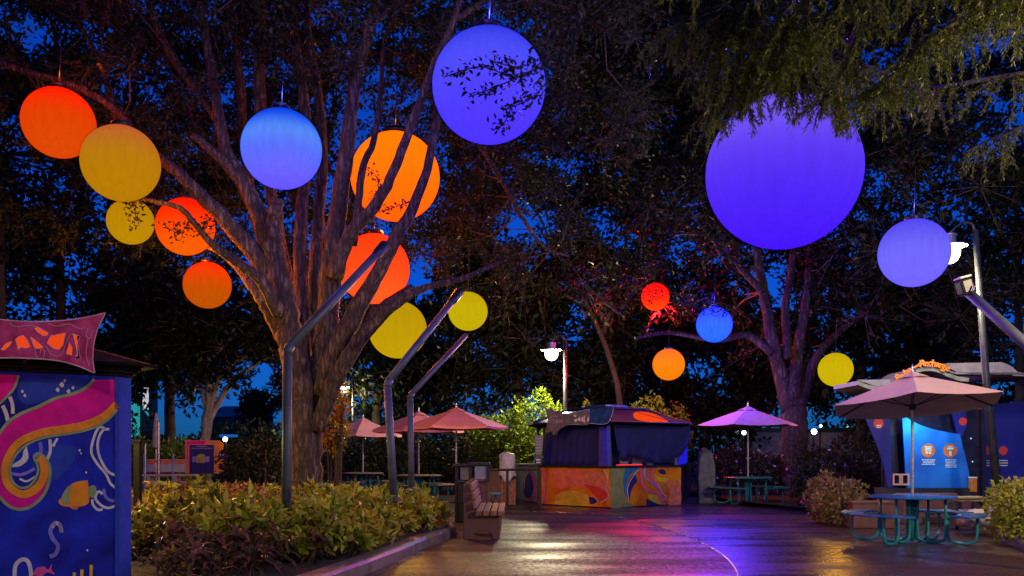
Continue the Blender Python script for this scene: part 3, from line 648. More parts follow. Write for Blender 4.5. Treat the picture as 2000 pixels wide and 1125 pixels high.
# ================================================================== CYPRESS (trunk stands out of frame to the right)
T3 = empty('cypress_tree', (9.2, 6.6 * DS, 0.0), 'feathery cypress whose drooping branches reach in at the top right', 'tree')
tp = [Vector((9.2, 6.6 * DS, 0)), Vector((9.15, 6.6 * DS, 3)), Vector((9.2, 6.65 * DS, 6)), Vector((9.1, 6.6 * DS, 9)), Vector((9.1, 6.6 * DS, 12))]
MB().tube(tp, [0.42, 0.3, 0.26, 0.2, 0.12], n=14, wob=0.08).build('trunk', M['bark_dark'], T3, smooth=True)
CB = [[(2680, -120, 6.5), (2300, -110, 6.4), (2000, -70, 6.3), (1700, -25, 6.2), (1450, 15, 6.4), (1290, 60, 6.6)],
      [(2680, -60, 6.9), (2200, -20, 6.8), (1960, 10, 6.7), (1820, 70, 6.6), (1740, 150, 6.5), (1690, 185, 6.5)],
      [(2680, -240, 6), (2200, -190, 5.8), (1900, -130, 5.6), (1600, -100, 5.5), (1300, -70, 5.6)],
      [(2680, 0, 7.2), (2200, 10, 7.3), (2000, 20, 7.4), (1880, 30, 7.4), (1840, 60, 7.4)],
      [(1720, -25, 6.2), (1600, 40, 6.3), (1540, 110, 6.4), (1500, 150, 6.5)],
      [(1460, 15, 6.4), (1400, 70, 6.5), (1370, 120, 6.6)],
      [(1560, 30, 6.2), (1480, 120, 6.7), (1430, 180, 7.0)],
      [(1700, -10, 6.4), (1660, 90, 7.0), (1640, 170, 7.3), (1655, 225, 7.4)],
      [(2000, -60, 6.3), (1940, -20, 6.2), (1900, 20, 6.2)],
      [(1640, 0, 6.3), (1575, 110, 6.6), (1535, 185, 6.9)], [(1500, 60, 6.5), (1455, 170, 6.8), (1440, 215, 7.0)], [(1680, 60, 6.6), (1630, 170, 7.0), (1600, 205, 7.1)], [(1420, 60, 6.5), (1400, 160, 6.8), (1395, 235, 7.0)],
      [(2680, 60, 8.2), (2200, 110, 8.4), (1950, 150, 8.6), (1800, 170, 9.0), (1700, 130, 9.4), (1600, 115, 9.6)],
      [(2680, 130, 8.0), (2200, 200, 8.4), (1990, 250, 8.8), (1880, 300, 9.2)]]
A_, B_, NC, ND = [], [], [], []
for bi, bpts in enumerate(CB):
    q = spline(bpts, 8); v = [P(*p) for p in q]
    MB().tube(v, [0.035 * (1 - 0.7 * j / len(v)) + 0.006 for j in range(len(v))], n=7).build('branch', M['bark_dark'], T3, smooth=True)
    va = np.array([tuple(p) for p in v]); vis = [j for j in range(len(q)) if q[j][0] < 2120]
    ln = sum((v[j + 1] - v[j]).length for j in vis[:-1]); ns = int(ln * (46 if bi not in (13, 14) else 26))
    for _ in range(ns):
        j = vis[min(len(vis) - 2, int(rng.uniform(0, len(vis) - 1)))]; f = rng.uniform(); a = va[j] * (1 - f) + va[min(j + 1, len(va) - 1)] * f
        frac = (j - vis[0]) / max(1, len(vis) - 1)
        L_ = rng.uniform(0.22, 0.75) * (1 - 0.35 * frac); out = np.array([rng.normal() * 0.55 - 0.15, rng.normal() * 0.5, -rng.uniform(0.35, 1.1)]); out /= np.linalg.norm(out)
        m_ = a + out * L_ * 0.55; b = m_ + unit(out + np.array([0, 0, -0.7])) * L_ * 0.5
        for s0, s1 in ((a, m_), (m_, b)):
            A_.append(s0); B_.append(s1); n = int(np.linalg.norm(s1 - s0) * 150); tt = rng.uniform(0, 1, n)[:, None]
            C = s0 + (s1 - s0) * tt; dv = unit(s1 - s0); NC.append(C); ND.append(unit(dv * 0.9 + rng.normal(size=(n, 3)) * 0.42))
A_, B_ = np.array(A_), np.array(B_); NC, ND = np.concatenate(NC), np.concatenate(ND)
n = len(NC); L = np.array(T3.location)
pxn = NC[:, 0] / NC[:, 1] * F + 1000; pyn = HOR - (NC[:, 2] - CAMH) / NC[:, 1] * F
keep = ~((np.hypot(pxn - 1530, pyn - 337) < 150) & (pyn > 252 + 30 * np.sin(pxn / 13.0) + 10 * np.sin(pxn / 3.7)))
NC, ND = NC[keep], ND[keep]; n = len(NC)
link_mesh('crown', quad_mesh('crown', leaf_verts(NC, ND, 0.07 * rng.uniform(.6, 1.3, n), 0.011 * rng.uniform(.8, 1.2, n), rng) - L, 4), LEAF['cypress'], T3)
kk = clear_mask(B_) | (HOR - (B_[:, 2] - CAMH) / B_[:, 1] * F < 262)
tw_ = link_mesh('twigs', quad_mesh('twigs', twig_verts(A_[kk], B_[kk], 0.004) - L, 4), M['twig'], T3); tw_['kind'] = 'stuff'

# ================================================================== FAR TREES
def far_tree(name, label, base_px, d, trunk, zones, leafL, mat=LEAF['far'], rad=(1.2, 2.2), sub=14, per=12, bark=M['bark_dark'], gaps=False, clear=False, group='dark trees behind the plaza', twig=True, flat=0.75):
    t = empty(name, G(base_px, d, -0.03), label, 'tree', group); lp = []
    for i, pts in enumerate(trunk): lp += limb(t, [(a, b, d, r) for a, b, r in pts], bark, 'trunk' if i == 0 else 'limb', seed=int(base_px) + i, wob=0.08, n=9)
    K = zone_points(rng, zones, gaps)
    crown(t, rng, K, rng.uniform(*rad, len(K)), sub, per, leafL, leafL * 0.5, mat, lp, clear=clear, reach=2.8, tw=0.015, twig=twig, flat=flat)
    return t
def stick(x, top, r): return [[(x, 960, r * 1.3), (x + 2, 800, r), (x - 3, top, r * 0.6)]]
far_tree('evergreen_tree', 'dense dark tree rising behind the left kiosk', 120, 22, stick(120, 480, 12), [(-150, 330, 400, 700, 20, 25, 60), (-150, 200, 650, 840, 21, 25, 22)], 0.32)
far_tree('evergreen_tree', 'dark tree behind the lowest orange lantern', 330, 27, stick(330, 520, 10), [(250, 560, 470, 660, 25, 30, 34), (200, 400, 560, 800, 27, 31, 26)], 0.36, clear=True)
far_tree('slender_tree', 'slender pale stemmed tree behind the orange notice board', 410, 23,
         [[(402, 960, 12), (400, 850, 9), (408, 770, 7), (396, 690, 5), (380, 620, 3)], [(404, 860, 7), (415, 780, 6), (440, 720, 5), (490, 690, 4), (520, 670, 2)],
          [(402, 840, 6), (425, 790, 6), (455, 745, 5), (500, 712, 3), (540, 690, 2)], [(403, 800, 5), (385, 730, 4), (360, 690, 3)], [(408, 780, 5), (412, 700, 4), (420, 640, 3)]],
         [(330, 560, 590, 690, 21, 25, 40), (310, 450, 640, 745, 21.5, 24, 20), (540, 640, 600, 760, 24, 26, 14)], 0.24, LEAF['far'], (0.8, 1.4), bark=M['bark_pale'], clear=True)
far_tree('round_tree', 'low rounded tree far off below the blue sky gap', 515, 46, stick(515, 800, 4), [(490, 560, 778, 830, 44, 48, 10)], 0.5, rad=(1.0, 1.6), clear=False)
far_tree('evergreen_tree', 'dark tree between the big tree and the bent poles', 700, 30, stick(735, 600, 9), [(640, 880, 600, 760, 28, 33, 36), (660, 880, 700, 840, 29, 33, 24)], 0.38, clear=True)
far_tree('evergreen_tree', 'dense black tree behind the lit street lamp', 1000, 27, stick(1010, 560, 12), [(860, 1240, 570, 800, 25, 30, 78), (880, 1230, 500, 600, 25, 30, 22)], 0.34, clear=True)
far_tree('broadleaf_tree', 'lacy tree whose twigs show against the blue sky gap', 1130, 24, [[(1215, 960, 9), (1205, 750, 6), (1140, 580, 4), (1080, 480, 3)], [(1180, 650, 4), (1210, 540, 3), (1230, 430, 2)], [(1150, 600, 3), (1040, 540, 2.5), (960, 470, 2)]],
         [(880, 1280, 240, 600, 22, 27, 135)], 0.22, LEAF['oak2'], (0.7, 1.3), gaps=True, clear=True)
far_tree('evergreen_tree', 'dark tree above the painted booth roof', 1300, 30, stick(1300, 600, 10), [(1180, 1500, 640, 840, 28, 33, 56), (1200, 1420, 520, 660, 28, 33, 22)], 0.4, gaps=True, clear=True)
far_tree('evergreen_tree', 'dark tree filling the gap right of the forked trunk', 1680, 28, stick(1680, 600, 10), [(1590, 1860, 560, 800, 26, 31, 46), (1440, 1600, 600, 780, 28, 32, 20)], 0.38, gaps=True, clear=True)
far_tree('broadleaf_tree', 'tree behind the tall lamp post at the right edge', 1960, 20, stick(1990, 420, 9), [(1830, 2150, 300, 560, 17, 22, 34), (1900, 2100, 560, 720, 18, 22, 12)], 0.2, LEAF['oak2'], (0.8, 1.4), gaps=True, clear=True)
far_tree('evergreen_tree', 'tall dark tree at the upper left behind the lantern tree', 60, 19, stick(0, 300, 12), [(-250, 330, 120, 480, 16, 21, 80), (-200, 900, -150, 160, 17, 21, 90), (330, 700, 130, 420, 18, 22, 40)], 0.24, LEAF['oak2'], (0.8, 1.4), gaps=True, clear=True)
far_tree('evergreen_tree', 'dark tree mass behind the right hand kiosk', 1850, 30, stick(1840, 640, 9), [(1780, 2200, 640, 860, 27, 33, 44)], 0.4, gaps=True)

# ================================================================== LEFT KIOSK
def flat(name, c, rough=0.75, var=0.16, scale=7): return pm(name, c, rough, var=var, scale=scale, bump=0.08, bscale=40, spec=0.2)
MU = {'blue': pm('mural_blue', (0.012, 0.010, 0.36), 0.75, var=0.5, scale=2.6, bump=0.05, c2=(0.015, 0.03, 0.55), spec=0.2), 'magenta': flat('mural_magenta', (0.66, 0.004, 0.27)),
      'orange': flat('mural_orange', (0.80, 0.26, 0.02)), 'green': flat('mural_green', (0.24, 0.32, 0.16)), 'white': flat('mural_white', (0.62, 0.56, 0.60)),
      'lilac': flat('mural_lilac', (0.20, 0.17, 0.60)), 'yellow': flat('mural_yellow', (0.70, 0.42, 0.03)), 'coral': flat('mural_coral', (0.72, 0.16, 0.08)),
      'pink': flat('mural_pink', (0.72, 0.08, 0.32)), 'red': flat('mural_red', (0.62, 0.05, 0.03)), 'navy': flat('mural_navy', (0.02, 0.02, 0.16)),
      'teal': flat('mural_teal', (0.03, 0.16, 0.34)), 'olive': flat('mural_olive', (0.26, 0.27, 0.10)), 'midblue': flat('mural_mid_blue', (0.02, 0.05, 0.40))}
kc = P(228, 735, 6.0); kl = P(0, 735, 5.6)
KT = Vector((kl.x - kc.x, kl.y - kc.y, 0)).normalized()
kiosk = empty('painted_kiosk', (kc.x, kc.y, 0), 'blue kiosk painted with a magenta tentacle mural, cut off at left', 'kiosk')
fp = Plane((kc.x, kc.y), (kl.x, kl.y))
a = Vector((kc.x, kc.y, 0)); far_l = a + KT * 3.2
back = -fp.n
c2_ = Vector(P(254, 735, 6.18)); c2_.z = 0
foot = [a, c2_, c2_ + Vector((-1.6, 1.9, 0)), far_l + back * 2.6, far_l]
ztop = kc.z
mb = MB(); mb.prism([p + Vector((0, 0, 0)) for p in foot], (0, 0, ztop)); mb.build('wall', MU['blue'], kiosk)
# corner board a little proud
mb = MB(); mb.prism([a + fp.n * 0.012 - KT * 0.02, a + fp.n * 0.012 + KT * 0.02, a + KT * 0.02 - fp.n * .02, c2_ + Vector((0.012, 0.0, 0)), c2_ + Vector((0.02, -0.02, 0))], (0, 0, ztop - 0.004))
mb.build('corner_board', MU['midblue'], kiosk)
# roof: deep layered eave and low hip
def ring_at(off, z): 
    cx = sum((p.x for p in foot)) / 5; cy = sum((p.y for p in foot)) / 5
    return [Vector((p.x, p.y, z)) + (Vector((p.x - cx, p.y - cy, 0)).normalized() * off) for p in foot]
for i, (o1, z0, h) in enumerate([(0.03, ztop + 0.003, 0.03), (0.07, ztop + 0.035, 0.03), (0.11, ztop + 0.067, 0.03)]):
    MB().prism(ring_at(o1, z0), (0, 0, h)).build('eave_board', M['roof_brown'], kiosk)
r0 = ring_at(0.26, ztop + 0.10); r1 = ring_at(0.28, ztop + 0.125); ce = sum(r0, Vector()) / 5 + Vector((0, 0, 0.55))
mb = MB(); mb.add(r0 + r1 + [ce], [(4, 3, 2, 1, 0)] + [(i, (i + 1) % 5, 5 + (i + 1) % 5, 5 + i) for i in range(5)] + [(5 + i, 5 + (i + 1) % 5, 10) for i in range(5)])
mb.build('roof', M['roof_brown'], kiosk)
def mshape(nm, pts, mk, lay, sm=True): return shape(nm, fp, pts, 0.003 * lay, MU[mk], kiosk, sm)
def mstroke(nm, pts, wd, mk, lay): return stroke(nm, fp, pts, wd, 0.003 * lay, MU[mk], kiosk)
mshape('painted_wash', [(40, 742), (120, 741), (165, 745), (150, 765), (95, 780), (50, 790), (34, 770)], 'midblue', 1)
mshape('painted_wash', [(60, 900), (110, 870), (150, 880), (120, 930), (80, 940)], 'midblue', 1)
ORB = [(228, 790), (200, 815), (165, 830), (125, 838), (90, 843), (60, 852), (35, 866), (18, 888), (9, 915), (12, 940), (25, 957), (43, 965), (62, 960), (78, 945), (86, 925), (84, 905), (76, 893)]
PT = [(228, 741), (181, 742), (168, 756), (145, 768), (108, 778), (72, 795), (40, 808), (14, 826), (-4, 850), (-30, 885), (-28, 940), (0, 972), (18, 988), (40, 993), (62, 986), (82, 968), (94, 940), (96, 912), (90, 896)]
mshape('painted_tentacle', PT + ORB[::-1], 'magenta', 2, sm=False)
mshape('painted_tentacle', [(-60, 728), (36, 733), (28, 757), (14, 774), (0, 788), (-60, 800)], 'magenta', 2, sm=False)
mstroke('painted_outline', [(183, 741), (168, 756), (145, 768), (108, 778), (72, 795), (40, 808), (14, 826), (-4, 850), (-30, 885)], 6, 'green', 3)
mstroke('painted_outline', [(36, 733), (28, 757), (14, 774), (-5, 792)], 5, 'green', 3)
mstroke('painted_outline', [(-28, 940), (0, 972), (18, 989), (40, 995), (62, 988), (83, 969), (95, 942), (97, 914), (88, 895), (76, 886), (67, 892)], 6, 'green', 3)
mstroke('painted_sucker_band', [p + ((15,) if i < 12 else (17 - 0.5 * (i - 11),)) for i, p in enumerate(ORB)], 14, 'orange', 4)
mstroke('painted_outline', [(228, 801), (203, 825), (168, 840), (127, 848), (93, 853), (64, 862), (42, 876), (27, 894), (19, 916), (22, 936), (31, 948), (43, 953), (57, 949), (68, 936), (74, 920), (72, 906), (66, 894), (69, 887), (77, 885)], 5, 'green', 5)
for i, (x, y) in enumerate([(38, 866), (60, 853), (80, 846), (102, 842), (122, 839), (148, 834), (172, 827), (195, 818)]):
    mstroke('painted_sucker', [(x - 4, y - 2), (x + 1, y - 4), (x + 4, y), (x, y + 3)], 1.6, 'coral', 5)
for pts, wd, mk in [([(5, 792), (12, 808), (15, 822)], 8, 'white'), ([(19, 775), (24, 790), (25, 808)], 7, 'white'), ([(205, 838), (194, 834), (184, 852), (178, 882), (190, 906), (206, 925), (216, 945), (228, 954)], 5, 'white'),
                    ([(213, 838), (200, 841), (191, 862), (192, 885), (200, 905), (212, 922), (228, 929)], 5, 'white'), ([(200, 965), (192, 960), (186, 972), (195, 985), (210, 992), (228, 987)], 5, 'white'),
                    ([(180, 975), (181, 985), (190, 995), (200, 995)], 5, 'white'), ([(202, 955), (206, 970), (218, 978), (228, 975)], 6, 'lilac'), ([(22, 925), (40, 927), (55, 922), (68, 915)], 6, 'lilac'),
                    ([(38, 935), (52, 940), (70, 930)], 4, 'white'), ([(120, 1040), (116, 1024), (106, 1022), (98, 1036), (103, 1052), (113, 1066), (108, 1082), (97, 1087)], 8, 'lilac'), ([(120, 1040), (117, 1026), (108, 1022), (101, 1030)], 7, 'white'),
                    ([(28, 1130), (30, 1105), (42, 1093), (54, 1096), (60, 1115), (60, 1130)], 8, 'white'), ([(78, 864), (80, 880), (74, 895)], 7, 'lilac'), ([(97, 858), (98, 880), (92, 898)], 6, 'white'), ([(112, 856), (103, 872)], 5, 'white')]:
    mstroke('painted_ripple', pts, wd, mk, 2)
mshape('painted_shell', [(52, 872), (55, 895), (40, 910), (22, 912), (28, 905), (42, 895), (46, 880)], 'white', 2)
FB = [(171, 938), (150, 941), (130, 952), (119, 972), (114, 980), (122, 988), (145, 990), (170, 985), (174, 968)]
mshape('painted_fish', FB, 'orange', 2); mshape('painted_fish', [(140, 945), (128, 955), (119, 975), (126, 985), (136, 980), (134, 965)], 'green', 3)
mshape('painted_fish', [(173, 950), (184, 948), (188, 958), (182, 972), (173, 968)], 'green', 3); mshape('painted_fish', [(134, 989), (150, 990), (152, 994), (142, 995)], 'coral', 3)
mshape('painted_fish', [(64, 1122), (70, 1110), (85, 1106), (94, 1112), (101, 1100), (100, 1112), (107, 1122), (92, 1118), (80, 1126)], 'pink', 3)
for x, t in ((145, 1118), (160, 1112), (178, 1103)): mstroke('painted_seaweed', [(x - 4, 1140), (x - 1, 1128), (x, t)], 6, 'yellow', 2)
for x, y, s in ((120, 752, 5), (112, 762, 4), (133, 765, 4), (142, 758, 3), (126, 744, 3), (43, 765, 3), (48, 773, 3), (155, 880, 2.5), (158, 886, 2), (168, 923, 2), (170, 1075, 2)):
    mshape('painted_bubble', [(x - s, y), (x, y - s * 1.3), (x + s, y - s * 0.3), (x + s * 0.3, y + s)], 'white', 2)
# pierced sign on the eave, backlit
sp_ = Plane(tuple((a + fp.n * 0.62))[:2], tuple((far_l + fp.n * 0.62))[:2])
OUT = spline([(206, 611), (165, 620), (120, 626), (60, 628), (0, 624), (-90, 615), (-230, 600)], 5) + spline([(-205, 640), (-200, 670), (-215, 735)], 4) + spline([(-120, 705), (0, 699), (60, 700), (110, 704), (150, 714), (185, 729)], 5) + spline([(181, 702), (183, 672), (191, 641)], 4)
HOLES = [[(30, 663), (37, 657), (45, 655), (52, 662), (59, 677), (52, 680), (40, 678), (36, 684), (34, 676)], [(59, 658), (67, 663), (85, 679), (76, 681), (68, 680)], [(65, 638), (75, 639), (94, 650), (92, 655), (84, 656), (74, 649)],
         [(92, 670), (99, 656), (110, 654), (128, 650), (123, 674), (115, 683), (105, 681)], [(129, 691), (136, 667), (141, 680), (140, 694)], [(142, 652), (157, 657), (151, 667), (157, 701), (146, 700), (151, 690), (147, 670)],
         [(1, 683), (12, 670), (24, 667), (18, 676), (8, 684)], [(-60, 660), (-30, 655), (-20, 670), (-45, 685)]]
bm = bmesh.new(); es = []; L = root_loc(kiosk)
for loop in [OUT] + HOLES:
    v_ = [bm.verts.new(sp_.at(p[0], p[1]) - L) for p in loop]; es += [bm.edges.new((v_[i], v_[(i + 1) % len(v_)])) for i in range(len(v_))]
bmesh.ops.triangle_fill(bm, use_beauty=True, edges=es); bmesh.ops.recalc_face_normals(bm, faces=bm.faces)
me = bpy.data.meshes.new('sign_panel'); bm.to_mesh(me); bm.free()
sgn = link_mesh('sign_panel', me, pm('sign_maroon', (0.52, 0.02, 0.13), 0.7, var=0.4, scale=9, bump=0.1, c2=(0.55, 0.05, 0.22), spec=0.2), kiosk)
so = sgn.modifiers.new('solid', 'SOLIDIFY'); so.thickness = 0.02; so.offset = 0
lay = Plane(tuple((a + fp.n * 0.634))[:2], tuple((far_l + fp.n * 0.634))[:2])
edge_m = pm('sign_edge', (0.55, 0.30, 0.42), 0.5, var=0.2, bump=0)
stroke('sign_edge', lay, OUT + [OUT[0]], 2.2, 0.0, edge_m, sgn, k=1)
for h in HOLES[:7]: stroke('cutout_edge', lay, h + [h[0]], 1.2, 0.001, edge_m, sgn, k=1)
for pts in ([(18, 630), (30, 638), (62, 636), (90, 648)], [(95, 632), (112, 637), (135, 633), (155, 642), (166, 640)], [(172, 641), (168, 655), (176, 660), (181, 645)], [(172, 660), (168, 690), (174, 715)],
            [(68, 682), (72, 698), (84, 700), (87, 686), (80, 682), (78, 690)], [(90, 675), (100, 692), (118, 694), (128, 672), (136, 655), (146, 652)]):
    stroke('engraved_line', lay, pts, 1.1, 0.002, edge_m, sgn)
bk = Plane(tuple((a + fp.n * 0.50))[:2], tuple((far_l + fp.n * 0.50))[:2])
shape('backlight', bk, [(-150, 640), (20, 650), (70, 640), (150, 645), (152, 696), (60, 692), (-150, 700)], 0, emit('backlight_orange', (1.0, 0.075, 0.01), 0.8), kiosk, False)
MB().tube([sp_.at(60, 690) - sp_.n * 0.02, sp_.at(60, 700) - sp_.n * 0.35], 0.02, n=6).build('sign_bracket', M['black'], kiosk)

# ================================================================== BENT LIGHT POLES
def bent_pole(pts, r, label, mat, head=True):
    """pts: base, bend, tip as (px, py, depth)"""
    b, k, t = [P(*p) for p in pts]; b.z = 0.1 if b.z < 0.1 else b.z
    o = empty('bent_pole', b, label, 'light pole', 'bent poles of the lantern grove')
    MB().lathe(b + Vector((0, 0, 0)), [(r * 2.3, 0), (r * 2.3, 0.03), (r * 1.5, 0.05), (r * 1.2, 0.12)], n=14).build('base_plate', M['dark_metal'], o)
    d1 = (b - k).normalized(); d2 = (t - k).normalized()
    MB().tube([b, b.lerp(k, 0.5), k + d1 * r * 0.8], [r * 1.06, r * 1.02, r], n=14).build('post', mat, o, smooth=True)
    MB().tube([k + d1 * r * 1.1, k + d1 * r * 0.3 + d2 * r * 0.3, k + d2 * r * 1.2], r * 1.05, n=14).build('elbow', mat, o, smooth=True)
    e = t
    MB().tube([k + d2 * r * 1.0, k.lerp(t, 0.5), e], [r, r * 0.97, r * 0.94], n=14).build('arm', mat, o, smooth=True)
    if head:
        h = MB(); h.tube([e - d2 * 0.02, e + d2 * 0.10, e + d2 * 0.32], [r * 0.9, r * 1.25, r * 1.3], n=14); hd = h.build('flood_head', M['dark_metal'], o)
        MB().tube([e + d2 * 0.321, e + d2 * 0.33], r * 1.15, n=14).build('lens', M['glass_dark'], hd)
    return o
bent_pole([(559, 1060, 8.2), (561, 682, 8.2), (732, 500, 9.2)], 0.064, 'nearest grey bent pole in front of the big trunk', M['pole'])
bent_pole([(770, 985, 9.6), (756, 748, 9.6), (880, 592, 10.4)], 0.062, 'blue grey bent pole leaning in the middle of the bed', M['pole_blue'])
bent_pole([(804, 965, 11.0), (801, 772, 11.0), (910, 655, 12.0)], 0.054, 'rightmost slim bent pole ending below the round yellow lantern', M['pole_blue'], head=False)
bent_pole([(2075, 1150, 7.5), (2062, 725, 7.5), (1892, 572, 8.2)], 0.068, 'bent pole entering from the right edge with a flood lamp', M['pole_blue'], head=False)
tip = P(1892, 572, 8.2); o = empty('flood_lamp', tip, 'boxy unlit flood lamp on top of the right hand bent pole', 'lamp')
MB().box(tip + Vector((-0.05, 0, 0.08)), (0.17, 0.20, 0.21), ry=-0.3).build('housing', M['dark_metal'], o, bevel=0.03)
MB().box(tip + Vector((-0.088, -0.01, 0.20)), (0.16, 0.19, 0.03), ry=-0.25).build('lens', pm('pale_lens', (0.7, 0.66, 0.5), 0.25, bump=0), o, bevel=0.01)
MB().tube([tip + Vector((-0.02, -0.14, 0.0)), tip + Vector((0.02, -0.15, 0.08))], 0.012, n=6).build('knob', M['steel'], o)

# ================================================================== STREET LAMPS
def street_lamp(base_px, d, lamp_px, lamp_py, label, power, top_py=None, scale=1.0, lean=0.0, glow=9.0, colr=(1.0, 0.86, 0.52), hook=True, base=None, lamp=None):
    b = G(base_px, d) if base is None else Vector(base)
    l = P(lamp_px, lamp_py, d) if lamp is None else Vector(lamp)
    o = empty('street_lamp', b, label, 'street lamp', 'globe street lamps'); s = scale
    top = Vector((b.x + lean, b.y, l.z + 0.42 * s))
    MB().lathe(b, [(0.16, 0), (0.16, 0.12), (0.12, 0.2), (0.11, 0.75), (0.085, 0.85)], n=16).build('pedestal', M['post'], o, smooth=False)
    MB().tube([b + Vector((0, 0, 0.8)), b.lerp(top, 0.5) + Vector((0, 0, 0)), top], [0.085, 0.07, 0.055], n=14).build('post', M['post'], o, smooth=True)
    sx = -1 if l.x < top.x else 1
    ctop = l + Vector((0, 0, 0.36 * s))
    MB().tube(spline([tuple(top + Vector((0, 0, -0.05))), tuple(top + Vector((sx * 0.06, 0, 0.12 * s))), tuple((top + ctop) / 2 + Vector((0, 0, 0.18 * s))), tuple(ctop)], 5), 0.022, n=8).build('arm', M['post'], o, smooth=True)
    MB().lathe(l, [(0.03 * s, 0.36 * s), (0.15 * s, 0.34 * s), (0.15 * s, 0.31 * s), (0.13 * s, 0.30 * s), (0.14 * s, 0.16 * s)], n=20).build('collar', M['steel'], o, smooth=False)
    MB().lathe(l, [(0.10 * s, 0.17 * s), (0.34 * s, 0.115 * s), (0.345 * s, 0.10 * s), (0.10 * s, 0.11 * s)], n=28).build('brim', M['white'], o, smooth=False)
    gl = MB(); gl.lathe(l, [(0.02, -0.235 * s), (0.09 * s, -0.22 * s), (0.16 * s, -0.17 * s), (0.205 * s, -0.08 * s), (0.215 * s, 0.02 * s), (0.20 * s, 0.095 * s)], n=24)
    gl.build('globe', emit('lamp_globe', (1.0, 0.90, 0.62), glow), o, smooth=True)
    li = bpy.data.lights.new('lamp_light', 'POINT'); li.energy = power; li.color = colr; li.shadow_soft_size = 0.2 * s
    lo = bpy.data.objects.new('lamp_light', li); col.objects.link(lo); lo.parent = o; lo.location = l - b + Vector((0, 0, -0.46 * s))
    return o
street_lamp(1104, 20, 1077, 690, 'lit street lamp on a grey post behind the painted booth', 950, glow=16)
street_lamp(690, 28, 668, 760, 'smaller lit street lamp far off beside the tree trunk', 800, glow=12)
street_lamp(1947, 12, 1853, 492, 'tall lamp post at the right half hidden by the lilac lantern', 420, lean=-0.42, glow=5)
# assumed unseen lamp, added beside the view to light murals and near shrubs
street_lamp(0, 0, 0, 0, 'assumed unseen street lamp standing beside the viewpoint, out of frame', 1500, colr=(1.0, 0.76, 0.46), base=(8.8, 8.6, 0), lamp=(8.2, 8.6, 4.7))

street_lamp(0, 0, 0, 0, 'added unseen street lamp behind the viewpoint to the left', 850, colr=(1.0, 0.80, 0.55), base=(-2.2, -1.4, 0), lamp=(-1.6, -1.4, 5.0))  # added out of view to brighten the kiosk mural

# ================================================================== PARASOLS
def parasol(c, rim, tip, R, n, mat, label, rot=0.0, tilt=None, valance=0.0, pole_z0=0.0, group='parasols over the picnic tables'):
    c = Vector((c[0], c[1], 0)); o = empty('parasol', c + Vector((0, 0, pole_z0)), label, 'parasol', group)
    piv = c + Vector((0, 0, tip)); T = Matrix.Translation(piv) @ (tilt or Matrix.Identity(4)) @ Matrix.Translation(-piv)
    MB().tube([c + Vector((0, 0, pole_z0)), c + Vector((0, 0, rim - 0.1)), c + Vector((0, 0, tip - 0.04))], 0.024, n=10).build('pole', M['dull_white'], o, smooth=True)
    def pt(a, f, sag=0.0):
        r = R * f; z = tip + (rim - tip) * (f ** 1.06) - sag
        return T @ (c + Vector((r * math.cos(a), r * math.sin(a), z)))
    mb = MB(); k = 6; fr = [0.02, 0.22, 0.45, 0.7, 0.88, 1.0]
    for f in fr:
        for i in range(n):
            a0 = rot + 2 * math.pi * i / n; a1 = a0 + 2 * math.pi / n
            for j in range(4):
                t = j / 4; p = pt(a0, f).lerp(pt(a1, f), t); dip = 4 * t * (1 - t)
                mb.v.append(p + Vector((0, 0, -0.035 * dip * f)))
    m_ = n * 4
    for q in range(len(fr) - 1):
        for i in range(m_): mb.f.append((q * m_ + i, q * m_ + (i + 1) % m_, (q + 1) * m_ + (i + 1) % m_, (q + 1) * m_ + i))
    if valance:
        b0 = (len(fr) - 1) * m_; b1 = len(mb.v)
        for i in range(m_): mb.v.append(mb.v[b0 + i] + Vector((0, 0, -valance)))
        for i in range(m_): mb.f.append((b0 + i, b0 + (i + 1) % m_, b1 + (i + 1) % m_, b1 + i))
    ca = mb.build('canopy', mat, o); s_ = ca.modifiers.new('solid', 'SOLIDIFY'); s_.thickness = 0.005; s_.offset = -1
    vc = MB(); r_ = 0.2
    for f, dz in ((0.015, 0.05), (0.12, 0.028), (r_, 0.012)):
        for i in range(n):
            a0 = rot + 2 * math.pi * i / n; a1 = a0 + 2 * math.pi / n
            for j in range(2):
                p = pt(a0, f).lerp(pt(a1, f), j / 2); vc.v.append(p + Vector((0, 0, dz + (0.015 if (j and f == r_) else 0))))
    m2 = 2 * n
    for q in range(2):
        for i in range(m2): vc.f.append((q * m2 + i, q * m2 + (i + 1) % m2, (q + 1) * m2 + (i + 1) % m2, (q + 1) * m2 + i))
    v_ = vc.build('vent_cap', mat, o); s_ = v_.modifiers.new('solid', 'SOLIDIFY'); s_.thickness = 0.004
    tp_ = T @ (c + Vector((0, 0, tip))); MB().lathe(tp_, [(0.02, 0.0), (0.028, 0.05), (0.018, 0.09), (0.026, 0.12), (0.006, 0.17)], n=10).build('finial', M['steel'], o, smooth=True)
    hub = c + Vector((0, 0, rim - 0.02)); MB().lathe(hub, [(0.05, -0.05), (0.055, 0), (0.05, 0.05)], n=12).build('hub', M['dark_metal'], o)
    for i in range(n):
        a0 = rot + 2 * math.pi * i / n
        rb_ = MB().tube([pt(a0, 0.04, 0.022), pt(a0, 0.99, 0.022)], 0.011, n=6).build('rib', M['dark_metal'], o)
        MB().tube([hub, pt(a0, 0.52, 0.03)], 0.009, n=6).build('strut', M['dark_metal'], rb_)
    return o
